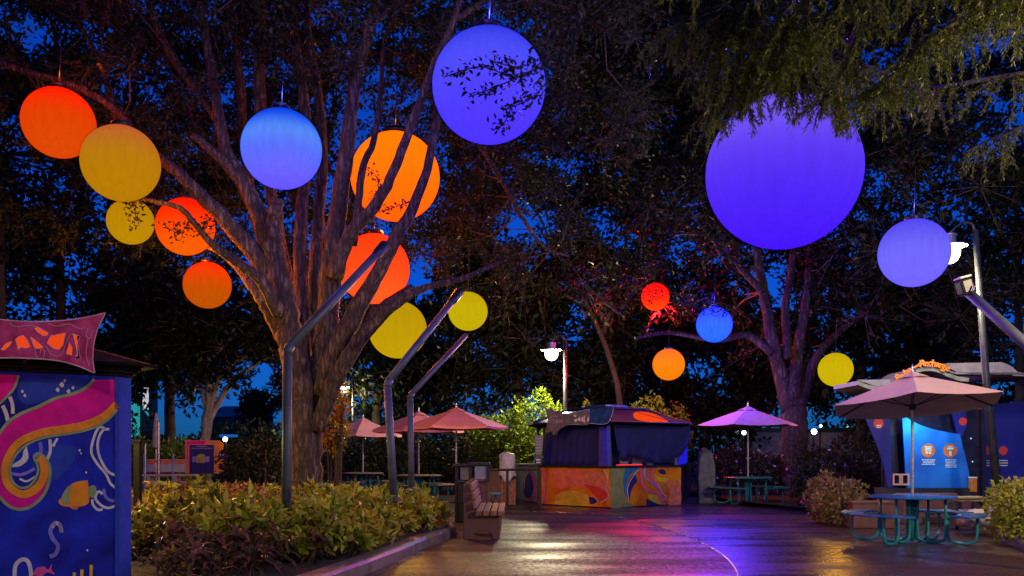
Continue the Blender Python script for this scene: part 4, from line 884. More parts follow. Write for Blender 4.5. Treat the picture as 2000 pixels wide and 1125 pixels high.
# tables
def picnic_table(label, m_top, m_leg, c, rz):
    o = empty('picnic_table', (0, 0, 0), label, 'picnic table', 'round picnic tables with attached seats')
    MB().lathe((0, 0, 0), [(0.03, 0.725), (0.66, 0.725), (0.675, 0.735), (0.675, 0.752), (0.66, 0.762), (0.03, 0.762)], n=40).build('table_top', m_top, o, smooth=False)
    MB().tube([(0, 0, 0.02), (0, 0, 0.72)], 0.03, n=10).build('centre_post', m_leg, o, smooth=True)
    for k in range(4):
        a = math.radians(38 + (0, 104, 180, 284)[k]); u = Vector((math.cos(a), math.sin(a), 0))
        prof = []
        for r_, z in ((0.74, 0.455), (1.10, 0.455), (1.10, 0.485), (0.74, 0.485)): prof.append((r_, z))
        s = MB(); ns = 10
        for j in range(ns + 1):
            b = a + math.radians(-31 + 62 * j / ns)
            taper = 1 - 0.10 * (abs(j - ns / 2) / (ns / 2)) ** 3
            for r_, z in prof: 
                rr = 0.92 + (r_ - 0.92) * taper; s.v.append(Vector((rr * math.cos(b), rr * math.sin(b), z)))
        for j in range(ns):
            for i in range(4): s.f.append((j * 4 + i, j * 4 + (i + 1) % 4, (j + 1) * 4 + (i + 1) % 4, (j + 1) * 4 + i))
        s.f.append((0, 1, 2, 3)); s.f.append(tuple(ns * 4 + i for i in range(4)))
        s.build('seat', m_top, o, bevel=0.008)
        def loop(r0, z0, r1, z1, g, side):
            w_ = Vector((-u.y, u.x, 0)) * side
            pts = [u * r0 + Vector((0, 0, z0)), u * r0 + Vector((0, 0, 0.16)), u * (r0 + 0.04) + Vector((0, 0, g + 0.04)), u * (r0 + 0.14) + Vector((0, 0, g)), u * (r1 - 0.14) + Vector((0, 0, g)), u * (r1 - 0.04) + Vector((0, 0, g + 0.04)), u * r1 + Vector((0, 0, 0.16)), u * r1 + Vector((0, 0, z1))]
            return MB().tube([p + w_ for p in spline([tuple(p) for p in pts], 3) for p in [Vector(p)]], 0.024, n=8)
        loop(0.08, 0.73, 0.50, 0.73, 0.026, 0.0).build('leg', m_leg, o, smooth=True)
        loop(0.52, 0.47, 0.95, 0.465, 0.026, 0.05).build('leg', m_leg, o, smooth=True)
        MB().tube([u * 0.45 + Vector((0, 0, 0.43)), u * 1.0 + Vector((0, 0, 0.448))], 0.018, n=6).build('seat_bracket', m_leg, o)
    o.location = (c[0], c[1], 0.004); o.rotation_euler.z = rz
    return o
n_c = G(1782, 10.0); f_c = G(1461, 17.2)
picnic_table('blue round picnic table near the right edge', M['table_blue'], M['table_teal'], n_c, 0.0)
picnic_table('teal round picnic table in front of the flowering hedge', M['table_teal'], M['table_teal'], f_c, 0.1)
TL = Matrix.Rotation(math.radians(-1.5), 4, 'Y') @ Matrix.Rotation(math.radians(-7), 4, 'X')
parasol(n_c, 2.23, 2.74, 1.39, 6, M['canvas'], 'large blush parasol tilted over the near blue table', rot=math.radians(8), tilt=TL, pole_z0=0.03)
parasol(f_c, 2.21, 2.70, 1.42, 6, M['canvas_mauve'], 'mauve parasol over the teal table by the hedge', rot=math.radians(0), pole_z0=0.03)
lt = [(891, 16.6, 2.15, 2.63, 1.42, 'coral parasol nearest the booth, right of three'), (818, 18.6, 2.12, 2.65, 1.42, 'coral parasol in the middle of three behind the poles'), (709, 20.5, 2.03, 2.56, 1.40, 'pale coral parasol next to the big tree trunk')]
for i, (px, d, rim, tip_, R, lb) in enumerate(lt):
    c = G(px, d); parasol(c, rim, tip_, R, 6, M['canvas_red'] if i < 2 else M['canvas'], lb, rot=math.radians(8 + 11 * i), valance=0.06, pole_z0=0.03)
    if i: picnic_table(('picnic table under the middle coral parasol', 'picnic table under the parasol by the trunk')[i - 1], M['concrete'], M['table_teal'], c, 0.3 * i)

# ================================================================== PAINTED BOOTH
A_b, B_b, C_b, D_b = G(1008, 18.9), G(1055, 17.0), G(1190, 15.9), G(1330, 17.0)
E_b, F_b = G(1350, 21.0), G(1120, 22.5)
booth = empty('drinks_booth', C_b, 'drinks booth with orange painted counter and dark blue curtains', 'booth')
ctr = (A_b + B_b + C_b + D_b + E_b + F_b) / 6
def in_(p, f): return p.lerp(ctr, f)
CT = 1.06
def slab(name, p, q, z0, z1, th, mat, out=0.0):
    pl = Plane((p.x, p.y), (q.x, q.y)); n = pl.n
    mb = MB(); b = [Vector((p.x, p.y, z0)) + n * out, Vector((q.x, q.y, z0)) + n * out, Vector((q.x, q.y, z1)) + n * out, Vector((p.x, p.y, z1)) + n * out]
    mb.prism(b, -n * th); return mb.build(name, mat, booth), pl
m_or = pm('counter_orange', (0.85, 0.13, 0.01), 0.7, var=0.3, scale=1.6, bump=0.05, c2=(0.88, 0.34, 0.01), detail=3, spec=0.2)
m_gy = pm('counter_grey_green', (0.22, 0.24, 0.20), 0.6, var=0.3, scale=2, bump=0.05)
_, plL = slab('counter_panel', B_b, C_b, 0.03, CT, 0.05, m_or)
_, plR = slab('counter_panel', C_b, D_b, 0.03, CT, 0.05, m_or)
_, plA = slab('counter_panel', A_b, B_b, 0.03, CT - 0.01, 0.05, m_gy)
slab('counter_panel', D_b, E_b, 0.03, CT - 0.02, 0.05, M['black'])
mb = MB(); mb.prism([in_(p, -0.03) + Vector((0, 0, CT + 0.004)) for p in (A_b, B_b, C_b, D_b, E_b, F_b)], (0, 0, 0.035)); mb.build('counter_top', M['black'], booth, bevel=0.006)
def bs(nm, pl, pts, mk, layer, sm=True): return shape(nm, pl, pts, 0.003 * layer, MU[mk], booth, sm)
def bst(nm, pl, pts, wd, mk, layer): return stroke(nm, pl, pts, wd, 0.003 * layer, MU[mk], booth)
# mural on the two front panels
bs('painted_swirl', plL, [(1075, 918), (1120, 917), (1160, 920), (1180, 930), (1188, 950), (1192, 968), (1180, 975), (1165, 965), (1150, 955), (1120, 950), (1095, 955), (1080, 940)], 'coral', 1)
bs('painted_swirl', plL, [(1140, 945), (1165, 950), (1185, 960), (1189, 972), (1178, 981), (1166, 972)], 'red', 2)
bs('painted_swirl', plL, [(1150, 970), (1160, 972), (1166, 980), (1158, 984), (1152, 982)], 'navy', 2)
bs('painted_swirl', plL, [(1082, 985), (1090, 965), (1110, 958), (1135, 962), (1150, 970), (1153, 984), (1130, 988)], 'yellow', 1)
bs('painted_swirl', plL, [(1178, 917), (1189, 917), (1189, 935), (1183, 930)], 'yellow', 2)
bst('painted_line', plL, [(1110, 915), (1098, 930), (1085, 945)], 1.2, 'coral', 3); bst('painted_line', plL, [(1062, 916), (1066, 945), (1064, 982)], 3, 'pink', 2)
bst('painted_line', plL, [(1184, 920), (1187, 940), (1185, 955), (1189, 970), (1180, 978), (1172, 982)], 1.3, 'white', 4)
rs = random.Random(7)
for i in range(26):
    x, y = rs.uniform(1140, 1186), rs.uniform(917, 950); bs('painted_dot', plL, [(x - 2, y), (x, y - 1.6), (x + 2, y), (x, y + 1.6)], 'olive', 3)
bs('painted_wave', plR, [(1192, 914), (1222, 914), (1218, 930), (1216, 960), (1225, 978), (1240, 989), (1205, 992), (1193, 994)], 'olive', 1, False)
bs('painted_wave', plR, [(1222, 914), (1248, 914), (1230, 930), (1224, 950), (1226, 972), (1219, 962), (1217, 935)], 'teal', 2)
bs('painted_wave', plR, [(1240, 925), (1244, 940), (1236, 950), (1231, 965), (1230, 978), (1225, 965), (1226, 945), (1233, 930)], 'navy', 3)
bs('painted_wave', plR, [(1263, 974), (1275, 980), (1290, 987), (1262, 988)], 'navy', 3, False); bs('painted_wave', plR, [(1285, 918), (1295, 916), (1300, 922), (1298, 927), (1288, 924)], 'navy', 3)
bs('painted_wave', plR, [(1278, 925), (1290, 932), (1305, 935), (1298, 942), (1284, 938)], 'yellow', 2); bs('painted_wave', plR, [(1264, 965), (1285, 968), (1296, 978), (1288, 985), (1270, 976)], 'yellow', 2)
bs('painted_wave', plR, [(1300, 940), (1326, 945), (1329, 985), (1305, 986), (1310, 965)], 'coral', 1)
for pts, wd, mk in [([(1250, 914), (1252, 935), (1256, 950), (1265, 960), (1280, 963), (1290, 975), (1298, 986)], 4, 'pink'), ([(1275, 914), (1272, 932), (1283, 948), (1292, 965), (1300, 978)], 4, 'pink'), ([(1260, 914), (1263, 935), (1275, 945), (1284, 955)], 3, 'lilac'),
                    ([(1246, 916), (1238, 928), (1230, 940), (1225, 958), (1228, 976)], 1.3, 'white'), ([(1258, 915), (1259, 932), (1268, 938)], 1.2, 'white'), ([(1284, 945), (1292, 960), (1303, 972)], 1.2, 'white'), ([(1300, 976), (1315, 976), (1326, 970)], 1.5, 'yellow')]:
    bst('painted_line', plR, pts, wd, mk, 4)
for i in range(22):
    x, y = rs.uniform(1296, 1327), rs.uniform(928, 968); bs('painted_dot', plR, [(x - 2, y), (x, y - 1.6), (x + 2, y), (x, y + 1.6)], 'olive', 3)
bs('painted_wave', plA, [(1036, 917), (1042, 935), (1040, 960), (1034, 972), (1026, 970), (1022, 950), (1028, 930)], 'navy', 1); bst('painted_line', plA, [(1034, 920), (1042, 935), (1046, 960), (1050, 975)], 4, 'pink', 2)
bst('painted_line', plA, [(1028, 978), (1040, 972), (1052, 976)], 4, 'pink', 2); bst('painted_line', plA, [(1034, 920), (1026, 934), (1024, 955)], 1.2, 'white', 2)
# posts, roof
A_r = A_b.lerp(B_b, 0.8) + Vector((0, 1.2, 0))
for k, p in enumerate((A_r, B_b, C_b, D_b, E_b, F_b)):
    q = in_(p, 0.06); MB().box((q.x, q.y, 1.7), (0.08, 0.08, 1.25)).build('post', pm('post_blue', (0.02, 0.02, 0.30), 0.4, bump=0) if k in (2, 3) else M['black'], booth)
eave = [in_(p, -0.10) + Vector((0, 0, 2.24)) for p in (A_r, B_b, C_b, D_b, E_b, F_b)]
mid = [in_(p, 0.42) + Vector((0, 0, 2.66)) for p in (A_r, B_b, C_b, D_b, E_b, F_b)]
m_roof = pm('roof_sheet', (0.010, 0.010, 0.018), 0.9, metal=0.0, spec=0.05, var=0.3, bump=0.05)
m_roofb = pm('roof_sheet_blue', (0.02, 0.07, 0.22), 0.25, metal=0.2, var=0.3, bump=0.03)
for i in range(6):
    j = (i + 1) % 6; q = [eave[i], eave[j], mid[j], mid[i]]; n = (q[1] - q[0]).cross(q[3] - q[0]).normalized(); n = n if n.z > 0 else -n
    MB().prism(q, n * -0.03).build('roof_panel', m_roofb if i == 1 else m_roof, booth)
    MB().tube([eave[i] + Vector((0, 0, .01)), mid[i] + Vector((0, 0, .01))], 0.02, n=6).build('roof_rib', M['black'], booth)
    MB().tube([eave[i], eave[j]], 0.022, n=6).build('gutter', M['black'], booth)
top = sum(mid, Vector()) / 6
MB().prism([top.lerp(p, 1.02) + Vector((0, 0, 0.02)) for p in mid], (0, 0, 0.05)).build('roof_ring', M['black'], booth)
MB().prism([top.lerp(p, 0.55) + Vector((0, 0, 0.075)) for p in mid], (0, 0, 0.10)).build('roof_cap', m_roofb, booth)
# the lit orange lens in the right roof panel
q = [eave[2], eave[3], mid[3], mid[2]]; n = (q[1] - q[0]).cross(q[3] - q[0]).normalized(); n = n if n.z > 0 else -n
def bil(u, v): return q[0].lerp(q[1], u).lerp(q[3].lerp(q[2], u), v) + n * 0.004
el = spline([(0.36, 0.30), (0.40, 0.10), (0.58, 0.04), (0.74, 0.06), (0.82, 0.40), (0.86, 0.72), (0.66, 0.80), (0.46, 0.62), (0.36, 0.30)], 4)[:-1]
MB().prism([bil(u, v) for u, v in el], n * 0.012).build('roof_light', emit('roof_light', (1.0, 0.07, 0.006), 0.9), booth)
MB().tube([bil(0.58, 0.7) + n * .014, bil(0.72, 0.35) + n * .014, bil(0.8, 0.02) + n * .014], 0.012, n=5).build('glazing_bar', M['black'], booth)
# name board in the shape of a fish along the left eave
nb = Plane(tuple(in_(B_b, -0.14))[:2], tuple(in_(C_b, -0.14))[:2])
m_nb = pm('brushed_sign', (0.17, 0.16, 0.155), 0.4, metal=0.3, var=0.3, scale=12, bump=0.1)
fish = [(1064, 795), (1071, 801), (1077, 797), (1082, 803), (1092, 802), (1098, 807), (1112, 808), (1130, 803), (1150, 799), (1152, 826), (1147, 830), (1135, 831), (1122, 829), (1106, 831), (1096, 836), (1088, 843), (1086, 849), (1080, 849), (1077, 842), (1068, 846), (1066, 838), (1070, 822), (1068, 808)]
shp = shape('name_board', nb, fish, 0.0, m_nb, booth, False); s_ = shp.modifiers.new('solid', 'SOLIDIFY'); s_.thickness = 0.04; s_.offset = -1
shp2 = shape('name_board_end', nb, [(1152.5, 799), (1200, 795), (1187, 826), (1152.5, 826)], 0.0, m_roofb, booth, False); s_ = shp2.modifiers.new('solid', 'SOLIDIFY'); s_.thickness = 0.04; s_.offset = -1
m_ch = pm('edge_highlight', (0.8, 0.78, 0.7), 0.2, metal=0.7, var=0.1, bump=0)  # pale strokes paint the light caught along the board edges
for pts in ([(1106, 809), (1130, 803.5), (1152, 799)], [(1115, 829), (1130, 829)], [(1152, 827), (1187, 826), (1199, 797)], [(1064, 796), (1071, 802)]): stroke('lit_edge', nb, pts, 1.6, 0.004, m_ch, shp)
for pts in ([(1074, 816), (1080, 813), (1090, 813)], [(1074, 824), (1075, 820), (1080, 819), (1082, 824)], [(1083, 826), (1086, 820), (1088, 826)], [(1089, 826), (1090, 820), (1093, 822), (1092, 826)], [(1095, 826), (1097, 820), (1099, 826)]):
    stroke('script_letter', nb, pts, 1.2, 0.004, M['dull_white'], shp)
m_let = pm('letter_highlight', (0.8, 0.8, 0.72), 0.25, bump=0, var=0.05)  # pale blobs paint bright reflections on the letter shapes
for pts in ([(1122, 810), (1126, 812), (1125, 815), (1121, 813)], [(1122, 820), (1126, 818), (1128, 822), (1123, 824)], [(1128, 818), (1133, 814), (1134, 822), (1130, 822)], [(1136, 815), (1139, 815), (1139, 823), (1136, 823)], [(1140, 813), (1143, 811), (1142, 820), (1143, 825), (1140, 825)], [(1149, 813), (1151, 818), (1149, 824), (1147, 822)]):
    shape('letter', nb, pts, 0.006, m_let, shp, False)
# curtains
m_cur = pm('curtain_navy', (0.012, 0.012, 0.12), 0.85, var=0.3, scale=4, bump=0.3, bscale=9)
def curtain(name, p, q, toprow, botrow, folds, out=-0.05):
    pl = Plane((p.x, p.y), (q.x, q.y)); mb = MB(); nn = 40; rows = 6
    for r_ in range(rows + 1):
        for i in range(nn + 1):
            t = i / nn; px_t = np.interp(t, [a_[0] for a_ in toprow], [a_[1] for a_ in toprow]); py_t = np.interp(t, [a_[0] for a_ in toprow], [a_[2] for a_ in toprow])
            px_b = np.interp(t, [a_[0] for a_ in botrow], [a_[1] for a_ in botrow]); py_b = np.interp(t, [a_[0] for a_ in botrow], [a_[2] for a_ in botrow]); f = r_ / rows
            mb.v.append(pl.at(px_t + (px_b - px_t) * f, py_t + (py_b - py_t) * f, out + 0.02 * math.sin(t * folds * 6.28) * (0.3 + 0.7 * f)))
    for r_ in range(rows):
        for i in range(nn): k_ = r_ * (nn + 1) + i; mb.f.append((k_, k_ + 1, k_ + nn + 2, k_ + nn + 1))
    o = mb.build(name, m_cur, booth, smooth=True); s = o.modifiers.new('solid', 'SOLIDIFY'); s.thickness = 0.006
curtain('curtain', B_b, C_b, [(0, 1066, 828), (1, 1178, 826)], [(0, 1057, 912), (1, 1174, 912)], 9)
curtain('curtain', C_b, D_b, [(0, 1200, 826), (1, 1352, 826)], [(0, 1207, 868), (.05, 1208, 884), (.09, 1216, 880), (.12, 1213, 898), (.16, 1222, 903), (.22, 1228, 892), (.3, 1238, 889), (.45, 1262, 898), (.6, 1288, 905), (.75, 1310, 903), (.9, 1334, 888), (1, 1349, 868)], 7)
# lit interior: back wall, shelf boxes and an assumed blue tube lamp
bw = Plane(tuple(in_(F_b, 0.1))[:2], tuple(in_(E_b, 0.1))[:2])
MB().prism([in_(F_b, .1) + Vector((0, 0, .05)), in_(E_b, .1) + Vector((0, 0, .05)), in_(E_b, .1) + Vector((0, 0, 2.2)), in_(F_b, .1) + Vector((0, 0, 2.2))], bw.n * 0.04).build('back_wall', pm('inner_wall', (0.10, 0.10, 0.4), 0.6, bump=0.02), booth)
for px, w_, h_, c in ((1218, 0.24, 0.28, (0.5, 0.3, 0.5)), (1243, 0.28, 0.34, (0.55, 0.35, 0.55)), (1268, 0.2, 0.22, (0.15, 0.25, 0.6))):
    p = G(px, 16.9, CT + 0.04 + h_ / 2); MB().box(p, (w_, 0.25, h_)).build('dispenser', pm('dispenser', c, 0.4, bump=0), booth, bevel=0.02)
MB().tube([G(1204, 16.2, CT + .06), G(1254, 16.5, CT + .06)], 0.014, n=6).build('red_strip_light', emit('red_strip', (1.0, 0.03, 0.04), 1.2), booth)
lt_p = G(1290, 17.8, 2.0); MB().tube([lt_p + Vector((-0.6, 0, 0)), lt_p + Vector((0.6, 0, 0))], 0.03, n=8).build('assumed_blue_tube_lamp', emit('assumed_blue_tube', (0.03, 0.03, 1.0), 14), booth)
# glowing sheet paints in the blue light seen at the curtain slit
MB().prism([plR.at(1346, 830, -0.16), plR.at(1353, 830, -0.16), plR.at(1350, 905, -0.16), plR.at(1332, 908, -0.16), plR.at(1343, 870, -0.16)], plR.n * -0.01).build('blue_glow_slit', emit('slit_glow', (0.015, 0.015, 0.75), 0.8), booth)
MB().prism([plL.at(1175, 834, -0.12), plL.at(1180, 834, -0.12), plL.at(1179, 911, -0.12), plL.at(1174, 911, -0.12)], plL.n * -0.02).build('blue_glow_strip', emit('blue_strip', (0.02, 0.01, 0.7), 0.9), booth)  # glowing strip stands in for the blue lit post at the gap
MB().prism([plR.at(1181, 834, -0.2), plR.at(1202, 834, -0.2), plR.at(1207, 911, -0.2), plR.at(1180, 911, -0.2)], plR.n * -0.02).build('side_screen', pm('screen_violet', (0.06, 0.03, 0.25), 0.6, bump=0.05), booth)
# menu board left of the booth, rail, rock sign, flowers
mbp = G(1051, 16.6); o = empty('menu_board', mbp, 'narrow grey menu board beside the booth counter', 'sign')
MB().tube([mbp, mbp + Vector((0, 0, 1.25))], 0.02, n=8).build('post', M['black'], o)
MB().prism([P(1044, 850, 16.6), P(1061, 850, 16.6), P(1060, 872, 16.6), P(1057, 888, 16.6), P(1046, 888, 16.6)], (0, 0.03, 0)).build('board', pm('slate', (0.20, 0.20, 0.22), 0.5, var=0.3, scale=30, bump=0.05), o)
MB().prism([P(1046, 889, 16.6), P(1057, 889, 16.6), P(1056, 907, 16.6), P(1047, 907, 16.6)], (0, 0.03, 0)).build('price_tag', pm('tag_violet', (0.10, 0.06, 0.16), 0.5, bump=0), o)
for y in (897, 902): MB().prism([P(1047.5, y, 16.58), P(1055.5, y, 16.58), P(1055.5, y + 2.5, 16.58), P(1047.5, y + 2.5, 16.58)], (0, 0.01, 0)).build('price_line', M['white'], o)
for y in (856, 862, 868, 874, 880): MB().prism([P(1047, y, 16.585), P(1056, y, 16.585), P(1056, y + 1.5, 16.585), P(1047, y + 1.5, 16.585)], (0, 0.006, 0)).build('menu_line', M['dull_white'], o)
r0_, r1_ = G(991, 15.9), G(1055, 15.6)
o = empty('queue_rail', r0_, 'black queue rail on two posts left of the booth', 'rail')
for p in (r0_, r1_):
    MB().lathe(p, [(0.16, 0.0), (0.16, 0.015), (0.04, 0.03), (0.03, 0.05)], n=16).build('foot', M['black'], o)
    MB().box(p + Vector((0, 0, 0.52)), (0.07, 0.07, 0.98)).build('post', M['black'], o, bevel=0.008)
MB().tube([r0_ + Vector((-0.25, 0, 1.0)), r1_ + Vector((0, 0, 1.03))], 0.032, n=8).build('rail', M['black'], o)
rk = G(1382, 17.6); o = empty('stone_marker', rk, 'upright grey stone marker between booth and teal table', 'stone')
mb = MB(); prof = [(1366, 995), (1364, 930), (1368, 885), (1378, 873), (1392, 884), (1398, 910), (1398, 995)]
mb.prism([P(x, min(y, 988), 17.6) for x, y in prof], (0, 0.35, 0)); mb.build('stone', pm('grey_stone', (0.16, 0.15, 0.15), 0.8, var=0.3, scale=6, bump=0.7, bscale=18), o, bevel=0.05)
# ================================================================== BENCH, BINS
bx, by = -0.82, 10.35 * DS
bench = empty('bench', (bx, by, 0), 'wooden slatted bench with concrete ends against the kerb', 'bench')
def bench_end(y):
    prof = [(0.0, 0.0), (0.0, 0.93), (0.05, 0.97), (0.12, 0.95), (0.13, 0.90), (0.17, 0.62), (0.20, 0.40), (0.62, 0.40), (0.62, 0.06), (0.60, 0.0), (0.50, 0.0), (0.47, 0.10), (0.40, 0.14), (0.24, 0.14), (0.17, 0.10), (0.15, 0.0)]
    return MB().prism([(bx + u, y, z) for u, z in prof], (0, 0.12, 0))
for k in (0, 1.1, 2.2): bench_end(by + k).build('end_support', M['aggregate'], bench, bevel=0.012)
for i in range(4): MB().box((bx + 0.26 + i * 0.125, by + 1.14, 0.445), (0.105, 2.5, 0.085)).build('seat_slat', M['wood'], bench, bevel=0.012)
for i in range(3): MB().box((bx + 0.195 - i * 0.03, by + 1.14, 0.58 + i * 0.15), (0.05, 2.5, 0.115), ry=-0.22).build('back_slat', M['wood'], bench, bevel=0.01)
def bin_(px, d, w_, label, hoodm, bodym, h=0.85, hood=True):
    c = G(px, d); o = empty('litter_bin', c, label, 'bin', 'litter bins by the seating')
    for sx in (-1, 1):
        MB().box(c + Vector((sx * (w_ / 2 - 0.03), 0, h / 2)), (0.06, w_, h)).build('side_panel', bodym, o, bevel=0.01)
    MB().box(c + Vector((0, -w_ / 2 + 0.03, h / 2)), (w_ - 0.13, 0.05, h - 0.04)).build('front_panel', bodym, o, bevel=0.008)
    MB().box(c + Vector((0, w_ / 2 - 0.03, h / 2)), (w_ - 0.13, 0.05, h - 0.04)).build('back_panel', bodym, o)
    if hood:
        for sx in (-1, 1):
            for sy in (-1, 1): MB().box(c + Vector((sx * (w_ / 2 - 0.03), sy * (w_ / 2 - 0.03), h + 0.17)), (0.05, 0.05, 0.34)).build('hood_post', M['black'], o)
        MB().box(c + Vector((0, 0, h + 0.37)), (w_ + 0.04, w_ + 0.04, 0.06)).build('lid', M['dark_metal'], o, bevel=0.02)
        MB().box(c + Vector((0.04, -w_ / 2 + 0.05, h + 0.2)), (w_ * 0.6, 0.02, 0.26)).build('flap', hoodm, o)
        MB().box(c + Vector((0, 0.02, h + 0.02)), (w_ - 0.08, w_ - 0.1, 0.04)).build('rim', M['black'], o)
    return o
bin_(936, 12.6, 0.42, 'aggregate litter bin with grey hood right behind the bench', M['grey_cloth'], M['aggregate'])
bin_(906, 12.9, 0.36, 'dark litter bin with grey flap beside the hooded one', M['grey_cloth'], M['black'], h=0.82)
bin_(993, 16.9, 0.40, 'brown slatted bin with a white bag over it', M['wood'], M['wood'], h=0.72, hood=False)
# white bag draped on it
c = G(991, 16.85); mb = MB(); nn = 20
prof = [(0.02, 1.44), (0.16, 1.43), (0.21, 1.39), (0.22, 1.25), (0.205, 1.08), (0.22, 0.92), (0.25, 0.80), (0.24, 0.74)]
rs = random.Random(3)
for r_, z in prof:
    for j in range(nn):
        a_ = 2 * math.pi * j / nn; k_ = (1.0 / max(abs(math.cos(a_)), abs(math.sin(a_))) * 0.5 + 0.45) * (1 + 0.10 * math.sin(a_ * 5 + z * 3) * (1 if z < 1.4 else 0.3)) + rs.uniform(-.03, .03)
        mb.v.append(c + Vector((r_ * k_ * math.cos(a_), r_ * k_ * math.sin(a_), z + rs.uniform(-.02, .02) - (0.12 * math.sin(a_ * 3) if z < 0.8 else 0))))
for i in range(len(prof) - 1):
    for j in range(nn): mb.f.append((i * nn + j, i * nn + (j + 1) % nn, (i + 1) * nn + (j + 1) % nn, (i + 1) * nn + j))
o = mb.build('cloth_cover', pm('white_plastic', (0.5, 0.47, 0.48), 0.5, var=0.15, bump=0.3, bscale=12), None, smooth=True); tag(o, 'crumpled white bag pulled over the brown bin', 'bag')
o = empty('stool', G(968, 15.0), 'teal round stool beside the brown bin', 'stool')
MB().lathe(G(968, 15.0), [(0.03, 0.42), (0.17, 0.42), (0.18, 0.44), (0.17, 0.47), (0.03, 0.47)], n=20).build('seat', M['table_teal'], o)
MB().tube([G(968, 15.0, 0), G(968, 15.0, 0.42)], 0.03, n=8).build('post', M['table_teal'], o); MB().lathe(G(968, 15.0), [(0.14, 0), (0.14, 0.015), (0.03, 0.03)], n=14).build('foot', M['table_teal'], o)
c = G(965, 18.2); o = empty('service_counter', c, 'low dark brown service counter behind the stool', 'counter')
MB().box(c + Vector((0, 0, 0.45)), (1.0, 0.5, 0.9)).build('body', M['redwall'], o, bevel=0.01); MB().box(c + Vector((0, 0, 0.93)), (1.1, 0.6, 0.05)).build('top', M['black'], o, bevel=0.008)

# ================================================================== RELAX AND RECHARGE KIOSK
DK = 13.4
rk_ = empty('charging_kiosk', G(1800, DK), 'blue panelled charging kiosk with a wavy roof and orange lettering', 'kiosk')
kp = Plane(tuple(G(1700, DK))[:2], tuple(G(1900, DK))[:2]); PXM = 1200 / DK
def kshape(name, pts, off, mat, th=0.0, sm=False, parent=None):
    o = shape(name, kp, pts, off, mat, parent or rk_, sm)
    if th: s = o.modifiers.new('solid', 'SOLIDIFY'); s.thickness = th; s.offset = -1
    return o
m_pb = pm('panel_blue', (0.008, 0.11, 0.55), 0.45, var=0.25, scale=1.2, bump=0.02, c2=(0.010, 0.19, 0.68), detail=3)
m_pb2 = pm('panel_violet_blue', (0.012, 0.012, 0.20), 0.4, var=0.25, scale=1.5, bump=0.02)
m_pd = pm('panel_dark', (0.010, 0.008, 0.03), 0.35, var=0.3, bump=0.02)
kshape('back_panel', [(1736, 800), (1900, 790), (1935, 800), (1935, 962), (1736, 962)], -0.35, m_pd, 0.06)
mainp = kshape('display_panel', spline([(1762, 809), (1785, 824), (1815, 836), (1850, 844), (1875, 848)], 4) + spline([(1880, 870), (1889, 905), (1898, 953)], 4) + [(1770, 953)], 0.0, m_pb, 0.05)
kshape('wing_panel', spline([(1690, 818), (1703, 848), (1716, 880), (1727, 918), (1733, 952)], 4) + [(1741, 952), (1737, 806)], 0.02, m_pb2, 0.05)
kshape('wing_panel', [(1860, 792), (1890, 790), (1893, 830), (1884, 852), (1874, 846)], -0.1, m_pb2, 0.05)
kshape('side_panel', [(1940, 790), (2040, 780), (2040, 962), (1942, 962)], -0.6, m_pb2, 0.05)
m_disc = pm('disc_orange', (0.75, 0.15, 0.02), 0.5, bump=0, var=0.1); m_discr = pm('disc_red', (0.5, 0.04, 0.03), 0.5, bump=0, var=0.1)
def disc(x, y, r, mat, off, par):
    return kshape('icon_disc', [(x + r * math.cos(a_), y + r * math.sin(a_)) for a_ in np.linspace(0, 2 * math.pi, 25)[:-1]], off, mat, parent=par)
def bar(x0, x1, y0, y1, off, par, name='print_line', mat=None): kshape(name, [(x0, y0), (x1, y0), (x1, y1), (x0, y1)], off, mat or M['white'], parent=par)
disc(1813, 880, 13.5, m_disc, 0.003, mainp); disc(1856, 880, 13.5, m_disc, 0.003, mainp)
for r_ in [(1806, 1820, 872, 874), (1807, 1819, 875, 877), (1806, 1820, 878, 880), (1852, 1860, 871, 873), (1850, 1862, 874, 878), (1853.5, 1858.5, 881, 890)]: bar(*r_, 0.006, mainp, 'icon_mark')
for x in (1810, 1816): kshape('icon_mark', [(x + 2.6 * math.cos(a_), 884 + 2.6 * math.sin(a_)) for a_ in np.linspace(0, 6.28, 13)[:-1]], 0.006, M['white'], parent=mainp)
for i, (x0, x1) in enumerate([(1800, 1827), (1802, 1826), (1803, 1824), (1800, 1827)]): 
    xx = x0
    while xx < x1: w_ = rs.uniform(2.2, 5.5); bar(xx, min(x1, xx + w_), 897 + 3 * i, 898.6 + 3 * i, 0.003, mainp); xx += w_ + 0.9
for i, (x0, x1) in enumerate([(1846, 1868), (1846, 1868), (1848, 1866), (1847, 1868), (1846, 1869), (1847, 1869)]):
    xx = x0
    while xx < x1: w_ = rs.uniform(2.2, 5.5); bar(xx, min(x1, xx + w_), 897 + 2.9 * i, 898.5 + 2.9 * i, 0.003, mainp); xx += w_ + 0.9
disc(1715, 827, 10, m_discr, 0.024, rk_); bar(1711, 1720, 830, 832, 0.027, rk_); bar(1711, 1720, 833.5, 835, 0.027, rk_)
disc(1885, 823, 8, m_discr, -0.096, rk_); disc(1957, 880, 9, m_discr, -0.596, rk_); disc(1988, 880, 9, m_discr, -0.596, rk_)
for x in (1957, 1988):
    for i in range(3): bar(x - 9, x + 9, 899 + 5 * i, 901 + 5 * i, -0.596, rk_, mat=M['dull_white'])
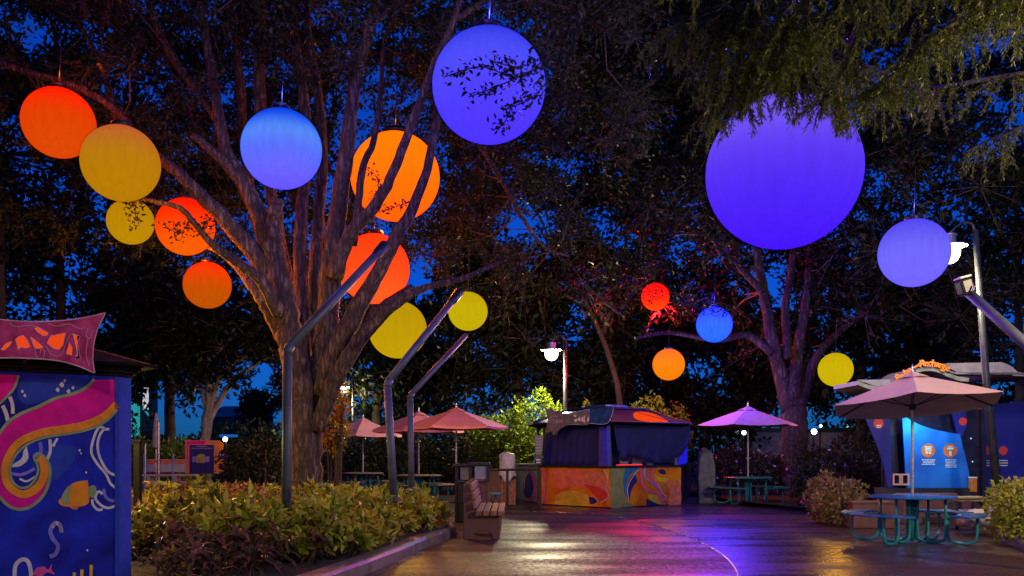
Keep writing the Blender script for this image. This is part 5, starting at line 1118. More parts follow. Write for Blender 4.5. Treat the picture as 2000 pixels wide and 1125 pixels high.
# double socket window, orange post, dark plinth
m_fr = pm('frame_blush', (0.62, 0.32, 0.28), 0.5, bump=0, var=0.1)
for x in (1741, 1757.5):
    for r_ in ((x, x + 15.5, 925, 928), (x, x + 15.5, 944.5, 947.5), (x, x + 3, 928, 944.5), (x + 12.5, x + 15.5, 928, 944.5)): 
        MB().prism([kp.at(r_[0], r_[2], 0.03), kp.at(r_[1], r_[2], 0.03), kp.at(r_[1], r_[3], 0.03), kp.at(r_[0], r_[3], 0.03)], kp.n * 0.05).build('window_frame', m_fr, rk_)
    bar(x + 3, x + 12.5, 928, 944.5, 0.035, rk_, 'pane', M['glass_dark'])
bxp = kp.at(1894.5, 947, 0.12); MB().box((bxp.x, bxp.y, bxp.z), (0.13, 0.12, 0.30)).build('charger_post', pm('post_orange', (0.5, 0.16, 0.02), 0.5, bump=0.02), rk_, bevel=0.008)
MB().box((bxp.x, bxp.y, bxp.z + 0.165), (0.135, 0.125, 0.025)).build('charger_cap', M['white'], rk_)
pb = kp.at(1817, 961, 0.0); MB().box((pb.x, pb.y + 0.25, pb.z), (1.95, 0.75, 0.16)).build('plinth', M['black'], rk_)
MB().box((pb.x, pb.y + 0.35, (pb.z - 0.085) / 2), (1.85, 0.6, max(0.1, pb.z - 0.09))).build('base', M['redwall'], rk_)
for px in (1741, 1932): p = kp.at(px, 800, -0.25); MB().box((p.x, p.y, p.z / 2 + 0.2), (0.09, 0.09, p.z + 0.4)).build('post', m_pd, rk_)
# wavy roof: sheets with curved fascia
m_rf = pm('roof_grey', (0.26, 0.23, 0.30), 0.6, metal=0.0, var=0.15, bump=0.05); m_fa = pm('fascia_grey', (0.22, 0.23, 0.21), 0.5, var=0.2, bump=0.05)
def wave_roof(name, line, th_px, depth, mat, off):
    q = spline(line, 6); mb = MB(); n = len(q)
    for x, y in q: mb.v.append(kp.at(x, y, off))
    for x, y in q: mb.v.append(kp.at(x, y + th_px, off))
    for x, y in q: mb.v.append(kp.at(x, y, off) - kp.n * depth)
    for x, y in q: mb.v.append(kp.at(x, y + th_px, off) - kp.n * depth)
    for i in range(n - 1): mb.f += [(i, i + 1, n + i + 1, n + i), (i, i + 1, 2 * n + i + 1, 2 * n + i), (n + i, n + i + 1, 3 * n + i + 1, 3 * n + i), (2 * n + i, 2 * n + i + 1, 3 * n + i + 1, 3 * n + i)]
    mb.f += [(0, n, 3 * n, 2 * n), (n - 1, 2 * n - 1, 4 * n - 1, 3 * n - 1)]
    return mb.build(name, mat, rk_)
wave_roof('roof_wave', [(1664, 746), (1685, 754), (1708, 757), (1728, 752), (1745, 744), (1762, 732), (1780, 722), (1800, 719), (1820, 723), (1840, 732), (1858, 738), (1877, 740)], 8, 1.5, m_fa, 0.35)
kb = Plane(tuple(kp.at(1700, 800, -1.3))[:2], tuple(kp.at(1900, 800, -1.3))[:2])
def rsheet(name, pts, mat): o = shape(name, kp, pts, 0.3, mat, rk_, False); s = o.modifiers.new('solid', 'SOLIDIFY'); s.thickness = 0.05; return o
wave_roof('roof_sheet', [(1828, 712), (1850, 709), (1900, 708), (1940, 709), (1962, 717), (1980, 727), (2000, 730), (2060, 730)], 3, 1.8, m_rf, -0.2)
wave_roof('roof_slope', [(1838, 724), (1852, 729), (1880, 730), (1930, 730), (1975, 730)], 3, 0.4, m_rf, 0.3)
rsheet('roof_face', [(1834, 712), (1942, 710), (1958, 716), (1974, 729), (1990, 732), (1880, 732), (1858, 730), (1842, 722)], m_rf)
rsheet('roof_face', [(1664, 744), (1728, 743), (1728, 752), (1700, 756)], m_rf)
gl_o = kshape('crest_glass', [(1752, 740), (1768, 728), (1775, 724), (1775, 728), (1765, 737), (1752, 744)], 0.37, emit('crest_blue_light', (0.01, 0.16, 0.6), 0.8))
# lettering stands on the crest
m_txt = pm('letter_orange', (0.85, 0.26, 0.02), 0.4, bump=0, var=0.08)
cres = spline([(1730, 752), (1745, 744), (1762, 732), (1780, 722), (1800, 719), (1820, 723), (1840, 732), (1858, 738)], 8)
def on_crest(x):
    for a_, b_ in zip(cres, cres[1:]):
        if a_[0] <= x <= b_[0]: t = (x - a_[0]) / (b_[0] - a_[0] + 1e-9); return a_[1] + (b_[1] - a_[1]) * t, math.atan2(-(b_[1] - a_[1]), b_[0] - a_[0])
    return cres[-1][1], 0
def letter(ch, x, hpx, lift, slope_k=0.6, e=0.0):
    y, ang = on_crest(x); cu = bpy.data.curves.new('letter', 'FONT'); cu.body = ch; cu.size = hpx / PXM * 1.42; cu.extrude = 0.02; cu.align_x = 'CENTER'; cu.offset = 0.004 + e; cu.shear = 0.15
    tmp = bpy.data.objects.new('letter', cu); me = bpy.data.meshes.new_from_object(tmp); bpy.data.objects.remove(tmp); bpy.data.curves.remove(cu)
    me.materials.clear(); o = link_mesh('letter', me, m_txt, rk_)
    p = kp.at(x, y - lift, 0.38); o.location = p - rk_.location
    o.rotation_euler = (Matrix.Rotation(math.atan2(kp.t.y, kp.t.x) if kp.t.x > 0 else 0, 4, 'Z') @ Matrix.Rotation(-ang * slope_k, 4, 'Y') @ Matrix.Rotation(math.radians(90), 4, 'X')).to_euler()
for ch, x, h, l in zip('Relax', (1740, 1747, 1753, 1758.5, 1765), (12.5,) * 5, (1,) * 5): letter(ch, x, h, l)
for ch, x in zip('and', (1771.5, 1775, 1778.7)): letter(ch, x, 5.5, 4)
for ch, x in zip('Recharge', (1786, 1793.5, 1800, 1806.5, 1813.5, 1819.5, 1825, 1832)): letter(ch, x, 13, 1)
# assumed cyan spot, added to wash the panel from its top left corner
lp = kp.at(1768, 806, 0.42); o = MB().tube([lp, lp + Vector((0, -0.02, 0.12))], [0.05, 0.035], n=12).build('assumed_panel_spot', M['dark_metal'], rk_)
li = bpy.data.lights.new('assumed_spot_light', 'SPOT'); li.energy = 80; li.color = (0.10, 0.75, 1.0); li.spot_size = math.radians(110); li.spot_blend = 0.8; li.shadow_soft_size = 0.03
lo = bpy.data.objects.new('assumed_spot_light', li); col.objects.link(lo); lo.parent = rk_; lo.location = lp - rk_.location + Vector((0, 0, -0.02))
lo.rotation_euler = (kp.at(1795, 850) - lp).to_track_quat('-Z', 'Y').to_euler()
li2 = bpy.data.lights.new('assumed_spot_light', 'SPOT'); li2.energy = 26; li2.color = (0.25, 0.45, 1.0); li2.spot_size = math.radians(95); li2.spot_blend = 0.9; li2.shadow_soft_size = 0.05  # second assumed spot, without a fixture, lights the panel from in front
lo2 = bpy.data.objects.new('assumed_spot_light', li2); col.objects.link(lo2); lo2.parent = rk_; lo2.location = kp.at(1815, 775, 1.1) - rk_.location
lo2.rotation_euler = (kp.at(1830, 920) - kp.at(1815, 775, 1.1)).to_track_quat('-Z', 'Y').to_euler()
# small sparkle lamps on the dark side
for x, y in ((1909, 856), (1912, 902), (1914, 951), (1820, 808)):
    p = kp.at(x, y, -0.28); MB().lathe(p, [(0.004, -0.016), (0.016, 0), (0.004, 0.016)], n=8).build('pin_light', emit('pin_light', (0.7, 0.75, 1.0), 1.2), rk_)
# low red-brown walls in front of the kiosk
for (x0, x1, d, z1, lb) in ((1660, 1741, 11.9, 0.52, 'low red brown planter wall left of the near table'), (1758, 1860, 12.6, 0.62, 'low red brown wall behind the near table')):
    p, q = G(x0, d), G(x1, d); o = empty('low_wall', (p + q) / 2, lb, 'wall', 'low walls before the kiosk')
    MB().box(((p.x + q.x) / 2, p.y, z1 / 2 - 0.02), (q.x - p.x, 0.32, z1 - 0.05)).build('body', M['redwall'], o, bevel=0.015); MB().box(((p.x + q.x) / 2, p.y, z1 - 0.02), (q.x - p.x + 0.05, 0.37, 0.05)).build('coping', M['redwall'], o, bevel=0.012)
# boards and a slumped sack by the lamp post
o = empty('board_stack', G(1890, 11.6), 'stack of loose pale boards beside the lamp post', 'boards')
for i, (dx, z, ln_, rz, c) in enumerate([(0, 0.62, 0.55, 0.12, (0.5, 0.42, 0.2)), (0.1, 0.56, 0.6, -0.08, (0.3, 0.2, 0.1)), (-0.1, 0.36, 0.7, 0.2, (0.55, 0.5, 0.46)), (0.05, 0.30, 0.6, 0.05, (0.5, 0.4, 0.4))]):
    MB().box(G(1890, 11.6, z) + Vector((dx, 0.05 * i, 0)), (ln_, 0.3, 0.03), rz=rz).build('board', pm('board%d' % i, c, 0.6, var=0.15), o)
for x in (-0.25, 0.25): MB().box(G(1890, 11.6, 0.27) + Vector((x, 0.05, 0)), (0.06, 0.3, 0.5)).build('trestle', M['black'], o)
c = G(1912, 11.0, 0.0); bm = bmesh.new(); bmesh.ops.create_icosphere(bm, subdivisions=4, radius=1.0)
for v in bm.verts:
    n_ = mnoise.fractal(v.co * 1.6, 1.0, 2.0, 4); v.co *= 1 + 0.28 * n_; v.co = Vector((v.co.x * 0.36, v.co.y * 0.28, max(-0.12, v.co.z * 0.19)))
    v.co += c + Vector((0, 0, 0.26))
for f in bm.faces: f.smooth = True
me = bpy.data.meshes.new('sack'); bm.to_mesh(me); bm.free(); o = link_mesh('sack', me, M['pink_cloth']); tag(o, 'slumped pale pink sack behind the near table seat', 'sack')

# ================================================================== SHRUBS
def whorl_shrub(rng, R, H, tips, per, L_, W_, mat, z0=0.0, dome=0.55, droop=0.25):
    """stems with whorls of leaves at the tips; returns (foliage mesh, stem mesh)"""
    a = rng.uniform(0, 2 * math.pi, tips); rr = np.sqrt(rng.uniform(0, 1, tips)); hz = H * (1 - (rr ** 2) * dome) * rng.uniform(0.45, 1.02, tips)
    T = np.stack([R * rr * np.cos(a), R * rr * np.sin(a), hz + z0], 1)
    out = unit(np.stack([np.cos(a) * rr, np.sin(a) * rr, np.full(tips, 0.55)], 1))
    D = unit(out[:, None] * 0.55 + rng.normal(size=(tips, per, 3)) * 0.8 + np.array([0, 0, -droop])); C = np.repeat(T[:, None], per, 1) + rng.normal(size=(tips, per, 3)) * 0.02
    C, D = C.reshape(-1, 3), D.reshape(-1, 3); n = len(C)
    me = quad_mesh('foliage', leaf_verts(C, D, L_ * rng.uniform(.6, 1.2, n), W_ * rng.uniform(.7, 1.2, n), rng), 4); me.materials.append(mat)
    base = np.stack([T[:, 0] * 0.25, T[:, 1] * 0.25, np.zeros(tips)], 1)
    st = quad_mesh('stems', twig_verts(base, T, 0.007), 4); st.materials.append(M['twig'])
    return me, st
def strap_plant(rng, H, n, L_, W_, mat):
    """upright rosette of arching strap leaves"""
    vs__, fs = [], []
    for i in range(n):
        a = rng.uniform(0, 6.28); up = rng.uniform(0.35, 1.0); ln = L_ * rng.uniform(0.6, 1.1); d = np.array([math.cos(a), math.sin(a), 0]); s = np.array([-math.sin(a), math.cos(a), 0])
        z0 = H * rng.uniform(0.25, 0.9); k = len(vs__)
        for j, (t, w_) in enumerate(((0, 0.3), (0.35, 1.0), (0.7, 0.8), (1.0, 0.05))):
            p = d * ln * t * (0.55 + 0.45 * (1 - up)) + np.array([0, 0, z0 + ln * (up * t - (0.55 + 0.3 * (1 - up)) * t * t)]); wv = s * W_ * w_ / 2; lift = np.array([0, 0, W_ * 0.18 * w_])
            vs__ += [tuple(p - wv + lift), tuple(p), tuple(p + wv + lift)]
        for j in range(3):
            b = k + 3 * j; fs += [(b, b + 1, b + 4, b + 3), (b + 1, b + 2, b + 5, b + 4)]
    me = bpy.data.meshes.new('foliage'); me.from_pydata(vs__, [], fs); me.update(); me.materials.append(mat)
    st = quad_mesh('stems', twig_verts(np.array([[0, 0, 0.0]]), np.array([[0, 0, H]]), 0.015), 4); st.materials.append(M['twig'])
    return me, st
VAR = {
 'yellow': [whorl_shrub(rng, 0.42, 0.62, 42, 9, 0.15, 0.058, LEAF['mixed']) for _ in range(4)],
 'scheff': [whorl_shrub(rng, 0.42, 0.66, 34, 9, 0.15, 0.062, LEAF['yellow'], droop=0.1) for _ in range(3)],
 'copper': [whorl_shrub(rng, 0.45, 0.50, 44, 9, 0.12, 0.06, LEAF['copper']) for _ in range(4)],
 'low': [whorl_shrub(rng, 0.45, 0.40, 44, 8, 0.10, 0.05, LEAF['lime']) for _ in range(2)],
 'strap': [strap_plant(rng, 0.38, 30, 0.46, 0.052, LEAF['strap']) for _ in range(4)],
}
INFO = {'yellow': ('variegated_shrub', 'yellow green variegated shrub in the hedge along the kerb', 'shrub', 'variegated shrubs along the kerb'),
        'scheff': ('umbrella_shrub', 'bright yellow green shrub lit beside the painted kiosk', 'shrub', 'bright shrubs beside the painted kiosk'),
        'copper': ('copper_shrub', 'copper leaved shrub in the middle of the bed', 'shrub', 'copper leaved shrubs in the bed'),
        'low': ('low_shrub', 'low lime green shrub at the back of the bed', 'shrub', 'low shrubs at the back of the bed'),
        'strap': ('strap_leaf_plant', 'dark strap leaved plant at the front of the bed', 'plant', 'strap leaved plants at the front of the bed')}
ORD = 'first second third fourth fifth sixth seventh eighth ninth tenth eleventh twelfth thirteenth fourteenth fifteenth sixteenth seventeenth eighteenth nineteenth twentieth'.split()
def ordw(i): return ORD[i] if i < 20 else 'last'
def plant(kind, x, y, z, s, rz, row=0, colm=0):
    me, st = VAR[kind][int(rng.integers(len(VAR[kind])))]; nm, lb, ct, gp = INFO[kind]
    o = empty(nm, (x, y, z), '%s, %s from the kerb in the %s row' % ({'yellow': 'yellow green variegated shrub', 'scheff': 'bright yellow green shrub', 'copper': 'copper leaved shrub', 'low': 'low lime green shrub', 'strap': 'dark strap leaved plant'}[kind], ordw(colm), ordw(row)), ct, gp); o.rotation_euler.z = rz; o.scale = (s, s, s * rng.uniform(0.9, 1.12))
    link_mesh('foliage', me, None, o); link_mesh('stems', st, None, o)
def kerb_x(y): return np.interp(y / DS, [p[1] for p in KERB[:9]], [p[0] for p in KERB[:9]])
POLEXY = [tuple(P(559, 1060, 8.2))[:2], tuple(P(770, 985, 9.6))[:2], tuple(P(804, 965, 11.0))[:2]]
y = 5.9 * DS; ROW = 0
while y < 15.3 * DS:
    yl = y / DS; xr = kerb_x(y) - 0.62; x = xr; step = 0.50 if yl < 10 else 0.62
    xl = ((350 if yl < 6.45 else 268) - 1000) / U * yl; COLM = 0
    while x > xl:
        jx, jy = x + rng.uniform(-.12, .12), y + rng.uniform(-.18, .18); px = jx / (jy / DS) * U + 1000
        ok = math.hypot(jx + 3.6, jy - 11.05 * DS) > 0.75 and all(math.hypot(jx - a_, jy - b_) > 0.2 for a_, b_ in POLEXY)
        if ok:
            if yl < 7.3 and px < 690: kd = 'strap' if rng.uniform() < 0.8 else 'copper'
            elif px < 440 and yl < 9.3: kd = 'scheff'
            elif x > xr - 1.3 and yl < 11: kd = 'yellow'
            elif yl > 12.2: kd = 'low' if (px > 620 or rng.uniform() < 0.3) else 'copper'
            else: kd = 'copper' if rng.uniform() < 0.75 else 'yellow'
            sc__ = rng.uniform(0.85, 1.2) * (1.08 if kd == 'yellow' else 1.0)
            plant(kd, jx, jy, soil_z(jx, jy) - 0.06, sc__, rng.uniform(0, 6.28), ROW, COLM); COLM += 1
        x -= step * rng.uniform(0.85, 1.15)
    ROW += 1
    y += (0.52 if yl < 8.5 else 0.66) * (1.0 if yl < 11 else 1.3)

def bush(name, label, c, R, H, tips, per, L_, W_, mat, cat='bush', group=None, flat_y=1.0, z0=0.0):
    me, st = whorl_shrub(rng, R, H, tips, per, L_, W_, mat, dome=0.6); o = empty(name, (c[0], c[1], z0), label, cat, group)
    o.scale = (1, flat_y, 1); link_mesh('foliage', me, None, o); link_mesh('stems', st, None, o); return o
def leafy_mass(name, label, boxes, n, L_, W_, mat, cat='hedge', group=None, flowers=0):
    """hedge: leaves spread through a lumpy volume; boxes of (px, depth, rx, ry, z0, z1)"""
    c0 = G(boxes[0][0], boxes[0][1]); o = empty(name, (c0.x, c0.y, 0), label, cat, group); Cs, Ds = [], []
    per = n // len(boxes)
    for (px, d, rx, ry, z0, z1) in boxes:
        c = np.array(G(px, d)); u = rng.normal(size=(per, 3)); u = unit(u) * (rng.uniform(0, 1, (per, 1)) ** 0.22)
        lump = 1 + 0.18 * np.sin(u[:, :1] * 7 + px) * np.cos(u[:, 2:3] * 6 + d)
        C = c + np.stack([u[:, 0] * rx, u[:, 1] * ry, np.zeros(per)], 1) * lump; C[:, 2] = z0 + (u[:, 2] * lump[:, 0] * 0.5 + 0.5) * (z1 - z0)
        Cs.append(C); Ds.append(unit(u * 0.6 + rng.normal(size=(per, 3)) * 0.7))
    C, D = np.concatenate(Cs), np.concatenate(Ds); k = C[:, 2] > 0.02; C, D = C[k], D[k]; n = len(C); L = np.array(o.location)
    link_mesh('foliage', quad_mesh('foliage', leaf_verts(C, D, L_ * rng.uniform(.6, 1.2, n), W_ * rng.uniform(.7, 1.2, n), rng) - L, 4), mat, o)
    mb = MB()
    for (px, d, rx, ry, z0, z1) in boxes:
        for _ in range(4): p = G(px, d) + Vector((rng.uniform(-.5, .5) * rx, rng.uniform(-.5, .5) * ry, 0)); mb.tube([p, p + Vector((rng.uniform(-.1, .1), 0, z1 * 0.8))], 0.018, n=5)
    s = mb.build('stems', M['twig'], o); s['kind'] = 'stuff'
    if flowers:
        u = rng.normal(size=(flowers, 3)); i = rng.integers(len(boxes), size=flowers); bxs = np.array(boxes)[i]; u = unit(u); u[:, 1] = -np.abs(u[:, 1])
        c = np.stack([(bxs[:, 0] - 1000) / U * bxs[:, 1], bxs[:, 1] * DS, bxs[:, 4] * 0], 1); Cf = c + np.stack([u[:, 0] * bxs[:, 2] * 1.03, u[:, 1] * bxs[:, 3] * 1.03, bxs[:, 4] + (u[:, 2] * .5 + .5) * (bxs[:, 5] - bxs[:, 4])], 1)
        Cf = np.repeat(Cf, 5, 0) + rng.normal(size=(flowers * 5, 3)) * 0.012; Df = unit(rng.normal(size=(flowers * 5, 3)) + np.array([0, -0.6, 0.3])); m_ = len(Cf)
        fl = link_mesh('flowers', quad_mesh('flowers', leaf_verts(Cf, Df, np.full(m_, 0.055), np.full(m_, 0.045), rng) - L, 4), LEAF['petal'], o); fl['kind'] = 'stuff'
    return o
# lime tree-shrub lit by the lamp
leafy_mass('lime_bush', 'tall lime green bush lit by the street lamp', [(1050, 20.6, 0.95, 0.8, 1.2, 3.5), (1000, 20.8, 0.9, 0.7, 0.9, 2.9), (1090, 20.8, 0.6, 0.7, 1.0, 2.7), (960, 21, 0.7, 0.7, 0.8, 2.7), (1040, 20.3, 0.9, 0.6, 0.3, 2.2)], 7500, 0.16, 0.07, LEAF['lime'], 'bush')
leafy_mass('lime_bush', 'lime green bush top showing above the booth roof', [(1275, 21.5, 0.55, 0.6, 1.2, 3.5), (1240, 21.6, 0.4, 0.5, 1.2, 3.2), (1150, 22.8, 0.4, 0.5, 1.0, 3.3), (1320, 21.8, 0.6, 0.6, 0.8, 3.2)], 3200, 0.15, 0.065, LEAF['lime'], 'bush')
leafy_mass('hedge', 'dark hedge behind the three coral parasols', [(640 + 42 * i, 23 + 0.3 * (i % 2), 0.9, 0.7, 0.0, 2.2 + 0.3 * math.sin(i * 2.1)) for i in range(10)], 16000, 0.15, 0.07, LEAF['hedge'])
leafy_mass('flowering_hedge', 'dark hedge with small white flowers behind the teal table', [(1400 + 40 * i, 19.5 + 0.25 * (i % 2) - (0.25 * max(0, i - 3)), 0.75, 0.6, 0.0, 1.55 + 0.18 * math.sin(i * 1.7)) for i in range(9)], 15000, 0.11, 0.055, LEAF['hedge'], flowers=110)
leafy_mass('variegated_bush', 'rounded copper and cream bush beside the kiosk wall', [(1640, 12.3, 0.52, 0.45, 0.0, 0.95), (1610, 12.9, 0.4, 0.4, 0.0, 1.0)], 2600, 0.11, 0.055, LEAF['copper'], 'bush')
leafy_mass('loose_bush', 'dim loose bush behind the variegated one', [(1640, 15.2, 0.8, 0.6, 0.0, 1.4), (1590, 15.6, 0.6, 0.5, 0.0, 1.2), (1690, 15.0, 0.5, 0.5, 0, 1.2)], 3600, 0.12, 0.055, LEAF['oak'], 'bush')
leafy_mass('corner_bush', 'leafy bush with pale flowers at the right edge', [(1985, 9.9, 0.42, 0.5, 0.05, 1.0), (2030, 9.4, 0.5, 0.5, 0.05, 1.1), (1975, 10.8, 0.4, 0.4, 0.05, 0.95)], 2600, 0.11, 0.05, LEAF['mixed'], 'bush', flowers=26)
leafy_mass('croton_bush', 'hanging yellow and orange croton leaves beside the trunk', [(655, 11.9, 0.26, 0.25, 1.7, 2.9), (650, 12.0, 0.22, 0.22, 1.45, 2.3)], 700, 0.19, 0.05, LEAF['croton'], 'shrub')
leafy_mass('dark_bush', 'rounded dark bush with reddish tips left of the trunk', [(500, 15.5, 0.65, 0.6, 0.1, 1.9), (465, 15.8, 0.55, 0.5, 0.1, 1.7), (530, 15.7, 0.5, 0.5, 0.1, 1.7)], 3200, 0.13, 0.06, LEAF['oak'], 'bush')
leafy_mass('lime_bush', 'lime shrub by the white banner fence', [(345, 21.5, 0.6, 0.6, 0.0, 2.0), (310, 22, 0.7, 0.6, 0.0, 1.9), (385, 22.5, 0.5, 0.5, 0, 1.9), (275, 22, .5, .5, 0, 1.9)], 3000, 0.16, 0.075, LEAF['lime'], 'bush')
leafy_mass('hedge', 'dark hedge line closing the view at the left', [(120 + 60 * i, 30, 1.6, 1.0, 0.0, 2.6 + 0.4 * math.sin(i * 1.3)) for i in range(8)], 9000, 0.26, 0.12, LEAF['hedge'])
leafy_mass('hedge', 'dark hedge line closing the view behind the booth', [(560 + 75 * i, 31, 1.9, 1.0, 0.0, 2.9 + 0.4 * math.sin(i * 1.3)) for i in range(20)], 20000, 0.28, 0.13, LEAF['hedge'])
leafy_mass('hedge', 'tall dark hedge beyond the charging kiosk', [(1700 + 70 * i, 22, 1.3, 0.8, 0.0, 2.9 + 0.3 * math.sin(i * 1.9)) for i in range(7)], 9000, 0.2, 0.1, LEAF['hedge'])

# ================================================================== LEFT BACKGROUND
bb = G(262, 33); o = empty('lit_pavilion', bb, 'distant pavilion with glowing cyan columns behind the kiosk', 'building')
MB().box(G(180, 34.5, 4.0), (6.6, 2.0, 8.0)).build('wall', M['black'], o)
m_cy = emit('cyan_neon', (0.02, 0.42, 0.45), 0.7); m_wh = emit('lit_window', (0.75, 0.72, 0.85), 0.75); m_pu = emit('purple_neon', (0.45, 0.12, 0.6), 0.8)
for x, wd in ((252, 9), (262, 7), (270, 4), (246, 6)): MB().prism([P(x, 872, 33), P(x + wd, 872, 33), P(x + wd, 682, 33), P(x, 682, 33)], (0, 0.3, 0)).build('lit_column', m_cy, o)
for y0, y1, m_ in ((690, 740, m_wh), (742, 800, m_wh)): MB().prism([P(277, y1, 33), P(292, y1, 33), P(292, y0, 33), P(279, y0 + 10, 33)], (0, 0.2, 0)).build('lit_window', m_, o)
MB().prism([P(271, 700, 33), P(284, 683, 33), P(281, 678, 33), P(270, 690, 33)], (0, 0.2, 0)).build('purple_neon', m_pu, o)
MB().tube([P(278, 795, 32.9), P(291, 812, 32.9)], 0.05, n=6).build('brace', m_cy, o)
for x in (276, 293): MB().tube([P(x, 885, 32.8), P(x, 680, 32.8)], 0.07, n=6).build('mullion', M['black'], o)
pz = G(305, 20); o = empty('closed_parasol', pz, 'folded grey parasol standing behind the banner fence', 'parasol')
MB().lathe(pz, [(0.03, 1.55), (0.13, 1.6), (0.12, 2.0), (0.09, 2.4), (0.03, 2.72)], n=9).build('folded_canopy', M['grey_cloth'], o); MB().tube([pz, pz + Vector((0, 0, 1.6))], 0.025, n=8).build('pole', M['steel'], o)
for px, y0, lb in ((310, 825, 'thin grey pole beside the folded parasol'), (284, 868, 'short white post at the banner fence')):
    p = G(px, 19.5); o = empty('fence_pole', p, lb, 'pole'); MB().tube([p, P(px, y0, 19.5)], 0.03, n=8).build('shaft', M['steel'], o); MB().lathe(P(px, y0, 19.5), [(0.04, 0), (0.045, 0.03), (0.02, 0.06)], n=10).build('knob', M['steel'], o)
o = empty('banner_fence', G(325, 20), 'low white fence with red swag bunting far left', 'fence')
for i in range(3):
    x0, x1 = 283 + 28 * i, 283 + 28 * i + 26; MB().prism([P(x0, 922, 20), P(x1, 922, 20), P(x1, 897, 20), P(x0, 897, 20)], (0, 0.03, 0)).build('panel', M['dull_white'], o)
    sw = [(x0, 898), (x1, 898), (x1 - 3, 903), ((x0 + x1) / 2, 907), (x0 + 3, 903)]; MB().prism([P(x, y_, 19.97) for x, y_ in sw], (0, 0.012, 0)).build('swag', MU['coral'], o)
    MB().box(G(x0 - 1, 20, 0.7), (0.05, 0.05, 1.4)).build('post', M['steel'], o)
o = empty('picnic_bench', G(325, 18), 'long pinkish picnic bench and table left behind the bed', 'picnic table')
for (x0, x1, y_, d) in ((272, 386, 928, 17.6), (268, 368, 942, 16.6)):
    a_, b_ = P(x0, y_, d), P(x1, y_, d); MB().box((a_ + b_) / 2, ((b_ - a_).x, 0.35, 0.06)).build('plank', pm('pale_plank', (0.45, 0.34, 0.33), 0.5, var=0.2), o, bevel=0.01)
    for x in (x0 + 22, x1 - 40): p = P(x, y_, d); MB().box((p.x, p.y, p.z / 2 - 0.02), (0.09, 0.3, p.z - 0.02)).build('leg', M['grey_cloth'], o)
o = empty('notice_post', G(268, 9.5), 'dark square post right beside the painted kiosk', 'post')
MB().box(G(269, 9.5, 0.75), (0.10, 0.10, 1.75)).build('shaft', M['roof_brown'], o, bevel=0.01); MB().box(G(269, 9.5, 1.65), (0.13, 0.13, 0.05)).build('cap', M['roof_brown'], o)
# notice board
D9 = 17.5; npn = Plane(tuple(G(362, D9))[:2], tuple(G(440, D9))[:2]); o = empty('notice_board', G(400, D9), 'orange and magenta framed notice board with blue centre', 'sign')
def nsh(name, pts, off, mat): return shape(name, npn, pts, off, mat, o, False)
bd = nsh('frame', [(362, 860), (428, 860), (428, 925), (362, 925)], 0.0, pm('frame_orange', (0.62, 0.16, 0.10), 0.5, var=0.4, scale=1.2, bump=0.02, c2=(0.65, 0.30, 0.06))); s_ = bd.modifiers.new('solid', 'SOLIDIFY'); s_.thickness = 0.05; s_.offset = -1
nsh('painted_band', [(364, 861), (404, 861), (398, 868), (368, 868), (368, 900), (364, 900)], 0.003, MU['magenta'])
nsh('notice', [(370, 869), (418, 869), (418, 925), (370, 925)], 0.006, MU['navy'])
for x0, x1, y_ in ((384, 404, 870.5), (374, 414, 874.5)):
    xx = x0
    while xx < x1: w_ = rs.uniform(2, 5); nsh('print_line', [(xx, y_), (min(x1, xx + w_), y_), (min(x1, xx + w_), y_ + 2), (xx, y_ + 2)], 0.009, MU['lilac']); xx += w_ + 1
for x0 in (376, 400): nsh('picture', [(x0, 892), (x0 + 9, 891), (x0 + 9, 902), (x0, 903)], 0.009, MU['lilac'])
nsh('picture', [(384, 890), (392, 886), (400, 888), (400, 904), (384, 904)], 0.010, MU['olive'])
sdp = nsh('side_flap', [(429, 862), (437, 865), (437, 925), (429, 925)], -0.01, MU['orange'])
nsh('side_notice', [(429.5, 880), (446, 880), (446, 897), (429.5, 897)], 0.02, MU['navy']); nsh('side_text', [(430, 886), (440, 885), (440, 889), (430, 890)], 0.024, MU['white'])
for px in (366, 424): MB().tube([G(px, D9 + 0.1, 0), G(px, D9 + 0.1, 1.0)], 0.03, n=6).build('leg', M['black'], o)
# far lights with their little canopies
def far_light(px, py, d, r, colr, label, canopy=None, s=9.0):
    p = P(px, py, d); o = empty('far_lamp', (p.x, p.y, 0), label, 'lamp', 'small lights far off'); MB().tube([Vector((p.x, p.y + 0.1, 0)), p + Vector((0, 0.1, -r))], 0.04, n=6).build('post', M['black'], o)
    MB().lathe(p, [(r * 0.2, -r), (r * 0.8, -r * 0.6), (r, 0), (r * 0.8, r * 0.6), (r * 0.2, r)], n=14).build('bulb', emit('far_bulb', colr, s), o, smooth=True)
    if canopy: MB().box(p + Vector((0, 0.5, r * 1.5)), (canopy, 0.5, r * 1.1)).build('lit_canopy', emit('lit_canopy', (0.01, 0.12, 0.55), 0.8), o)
far_light(440, 858, 28, 0.11, (0.85, 0.95, 1.0), 'small white light beside the notice board', 0.7)
far_light(1453, 845, 28, 0.10, (0.8, 0.85, 1.0), 'small white light under the mauve parasol'); far_light(1590, 843, 28, 0.13, (0.8, 0.88, 1.0), 'bright blue white light right of the forked trunk', 0.6)
far_light(1603, 832, 29, 0.07, (0.7, 1.0, 0.75), 'small greenish light above the bright white one', None, 5); far_light(1655, 832, 29, 0.06, (0.1, 1.0, 0.7), 'tiny green light left of the near parasol', None, 3)
o = empty('far_shed', G(1600, 30), 'long pale shed far off behind the forked trunk', 'building'); MB().box(G(1590, 30.5, 1.2), (6.5, 1.5, 2.4)).build('wall', pm('shed_wall', (0.22, 0.22, 0.28), 0.7), o); MB().box(G(1590, 30.5, 2.5), (6.8, 1.9, 0.2)).build('roof', M['black'], o)
